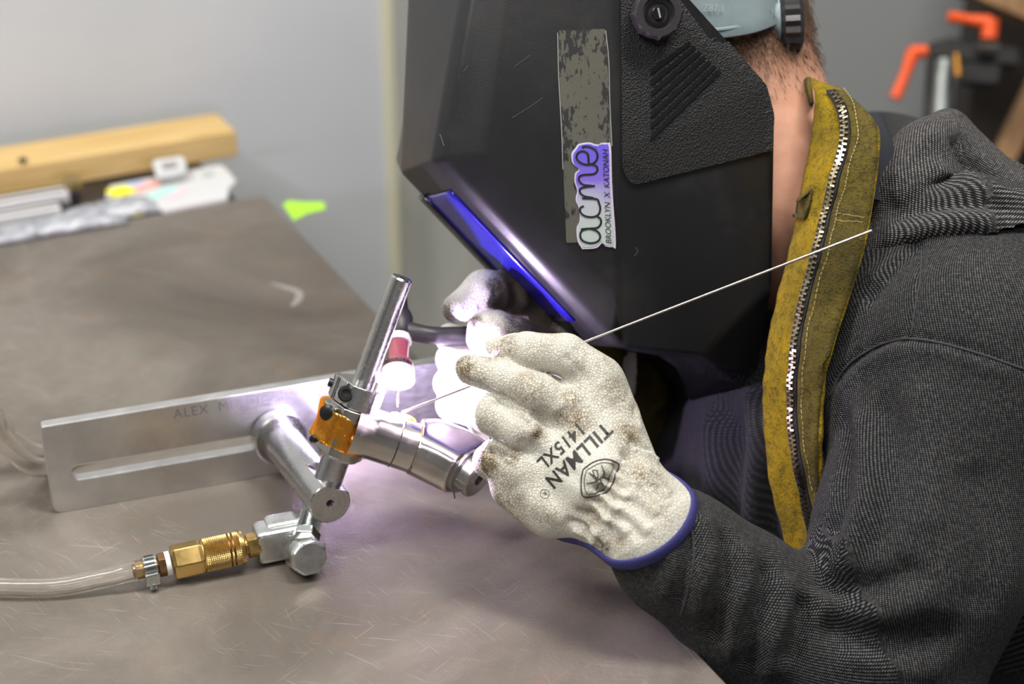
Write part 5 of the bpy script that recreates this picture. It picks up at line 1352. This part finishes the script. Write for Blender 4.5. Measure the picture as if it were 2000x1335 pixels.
# metal teeth (too small and many to pick apart)
zc_ = catmull([np.array([*q, 0.]) for q in zip_px], 40); acc = 0; V = []; Fc = []; side = 1; last = zc_[0]
for i in range(1, len(zc_)):
    acc += np.linalg.norm(zc_[i]-last); last = zc_[i]
    if acc >= 4.2:
        acc = 0; side = -side; tg = nrm(zc_[min(i+4, len(zc_)-1)]-zc_[max(i-4, 0)])[:2]; nn_ = np.array([-tg[1], tg[0]])
        c = zc_[i][:2]+nn_*side*2.2; p = hit(PB, c[0], c[1], .0036); p2 = hit(PB, *(c+nn_*6), .0036); p3 = hit(PB, *(c+tg*6), .0036)
        if p is None or p2 is None or p3 is None: continue
        ax0 = nrm(p2-p); ax1 = nrm(p3-p); ax2 = nrm(np.cross(ax0, ax1)); b0 = len(V)
        for sx_ in (-1, 1):
            for sy_ in (-1, 1):
                for sz_ in (-1, 1): V.append(p+ax0*sx_*.0017+ax1*sy_*.00075+ax2*sz_*.0008)
        Fc += [tuple(b0+k for k in f) for f in ((0, 1, 3, 2), (4, 6, 7, 5), (0, 4, 5, 1), (2, 3, 7, 6), (0, 2, 6, 4), (1, 5, 7, 3))]
zo = mesh('zip_teeth', V, Fc, metal('zip_brass', (.62, .52, .34), .28, sc=300), zt, False); zo['kind'] = 'stuff'
# stitching lines
M_THR = simple('ochre_thread', (.34, .27, .10), .8)
def stitch(l, parent, lift=.0042):
    q = catmull([np.array([*p, 0.]) for p in l], 20); V = []; Fc = []; on = True; acc = 0; run = []
    pts3 = [hit(PB, p[0], p[1], lift) for p in q]; pts3 = [p for p in pts3 if p is not None]
    i = 0
    while i+3 < len(pts3):
        a, b = pts3[i], pts3[i+2]; s = nrm(np.cross(b-a, CC-a))*.0003; k = len(V); V += [a-s, a+s, b+s, b-s]; Fc.append((k, k+1, k+2, k+3)); i += 3
    o = mesh('stitching', V, Fc, M_THR, parent, False); o['kind'] = 'stuff'
stitch([(u+22, v) for u, v in zip_px], pl); stitch([(1640, 420), (1665, 422), (1690, 428)], pl); stitch([(1636, 432), (1662, 434), (1688, 440)], pl)
# torn tab on the inner edge, and standing collar turning behind the neck
layer('torn_tab', [(1556, 395), (1553, 410), (1556, 425)], [(1590, 370), (1585, 400), (1575, 430)], .0020, .0018, M_SUEDE2, pl, 4)
ci = catmull([P(1583, 150, 1.175), P(1574, 160, 1.20), P(1582, 172, 1.25), P(1605, 185, 1.29), P(1660, 200, 1.30)], 6); cj = catmull([P(1590, 200, 1.158), P(1590, 208, 1.20), P(1600, 225, 1.25), P(1640, 250, 1.29), P(1700, 270, 1.30)], 6)
V = [p for a, b in zip(ci, cj) for p in (a, (a+b)/2, b)]; Fc = [(i*3+j, i*3+j+1, i*3+4+j, i*3+3+j) for i in range(len(ci)-1) for j in range(2)]
o = mesh('collar_back', V, Fc, M_SUEDE2, pl); m = o.modifiers.new('s', 'SOLIDIFY'); m.thickness = .003
# dark lining between collar and hood
tube('collar_lining', pts((1700, 240, 1.17), (1715, 320, 1.145), (1705, 400, 1.135)), [.010, .014, .010], simple('navy_lining', (.014, .016, .024), .9), pl, 16, 5)

# ---- far side of the jacket: hanging front and sleeve in dark olive suede
g = SDF(np.min([SF, EF, WRF], 0)-.09, np.max([SF, EF, WRF], 0)+.09, .004)
d = g.chain([SF, EF, WRF-nrm(WRF-EF)*.0], [.065, .050, .036], .02)
V, Q = g.polygonize(d, 2)
V = folds(V, Q, [([(1220, 700), (1240, 740), (1225, 770)], .006, -.005), ([(1260, 710), (1290, 760), (1280, 800)], .007, .006), ([(1310, 720), (1330, 780), (1320, 830)], .007, -.006)])
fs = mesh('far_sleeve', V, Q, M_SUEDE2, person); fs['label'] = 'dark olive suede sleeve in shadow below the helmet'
a = catmull(pts((1322, 730, 1.33), (1300, 850, 1.33), (1285, 960, 1.33), (1275, 1120, 1.33), (1265, 1300, 1.33)), 6); b = catmull(pts((1345, 730, 1.31), (1330, 850, 1.31), (1315, 960, 1.31), (1310, 1120, 1.31), (1310, 1300, 1.31)), 6); c = catmull(pts((1372, 730, 1.34), (1368, 850, 1.35), (1365, 960, 1.35), (1370, 1120, 1.36), (1375, 1300, 1.36)), 6)
e_ = catmull(pts((1210, 760, 1.44), (1190, 850, 1.45), (1180, 960, 1.45), (1170, 1120, 1.45), (1160, 1300, 1.45)), 6)
V = [q for i in range(len(a)) for q in (e_[i], (e_[i]+a[i])/2+RX*.01*math.sin(i*.4), a[i], b[i], (b[i]+c[i])/2-FW*.012, c[i])]; Fc = [(i*6+j, i*6+j+1, i*6+7+j, i*6+6+j) for i in range(len(a)-1) for j in range(5)]
o = mesh('far_jacket_front', V, Fc, simple('black_lining', (.010, .010, .011), .9), person); m = o.modifiers.new('s', 'SOLIDIFY'); m.thickness = .004; o['label'] = 'dark inner side of the open jacket front, widened to darken the gap'  # black sheet added wide enough to keep the gap below the helmet dark
# trousers and stool keep the figure standing on the floor outside the frame
M_TRS = simple('dark_trousers', (.02, .022, .028), .9)
g = SDF(np.array([.20, 1.0, FL-.02]), np.array([.72, 1.62, -.30]), .009)
d = None
for s in (-1, 1):
    hipp = PEL+LT*s*.09; kn_ = hipp+np.array([-.03, -.01, -.22]); ft = np.array([hipp[0]-.02, hipp[1], FL+.07])
    leg_ = g.chain([hipp, kn_, ft], [.105, .075, .055], .03); leg_ = smin(leg_, g.cap(np.array([ft[0]-.11, ft[1]-.06, FL+.04]), np.array([ft[0]+.03, ft[1]+.02, FL+.045]), .040, .045), .02); d = leg_ if d is None else smin(d, leg_, .02)
d = smax(d, -g.plane(np.array([0, 0, FL+.001]), ZZ), 0)
V, Q = g.polygonize(d, 2); mesh('trousers', V, Q, M_TRS, person)

# ------------------------------------------------------------------ give each mesh an origin at its own base
bpy.context.view_layer.update()
for o in [o for o in bpy.data.objects if o.type == 'MESH' and o.data.users == 1]:
    me = o.data; k = len(me.vertices)
    if not k: continue
    co = np.empty(k*3, np.float32); me.vertices.foreach_get('co', co); co = co.reshape(-1, 3); c = (co.min(0)+co.max(0))/2; c[2] = co[:, 2].min()
    c = Vector([float(q) for q in c]); me.transform(Matrix.Translation(-c)); o.matrix_basis = o.matrix_basis @ Matrix.Translation(c)
    for ch in o.children: ch.matrix_parent_inverse = Matrix.Translation(-c) @ ch.matrix_parent_inverse
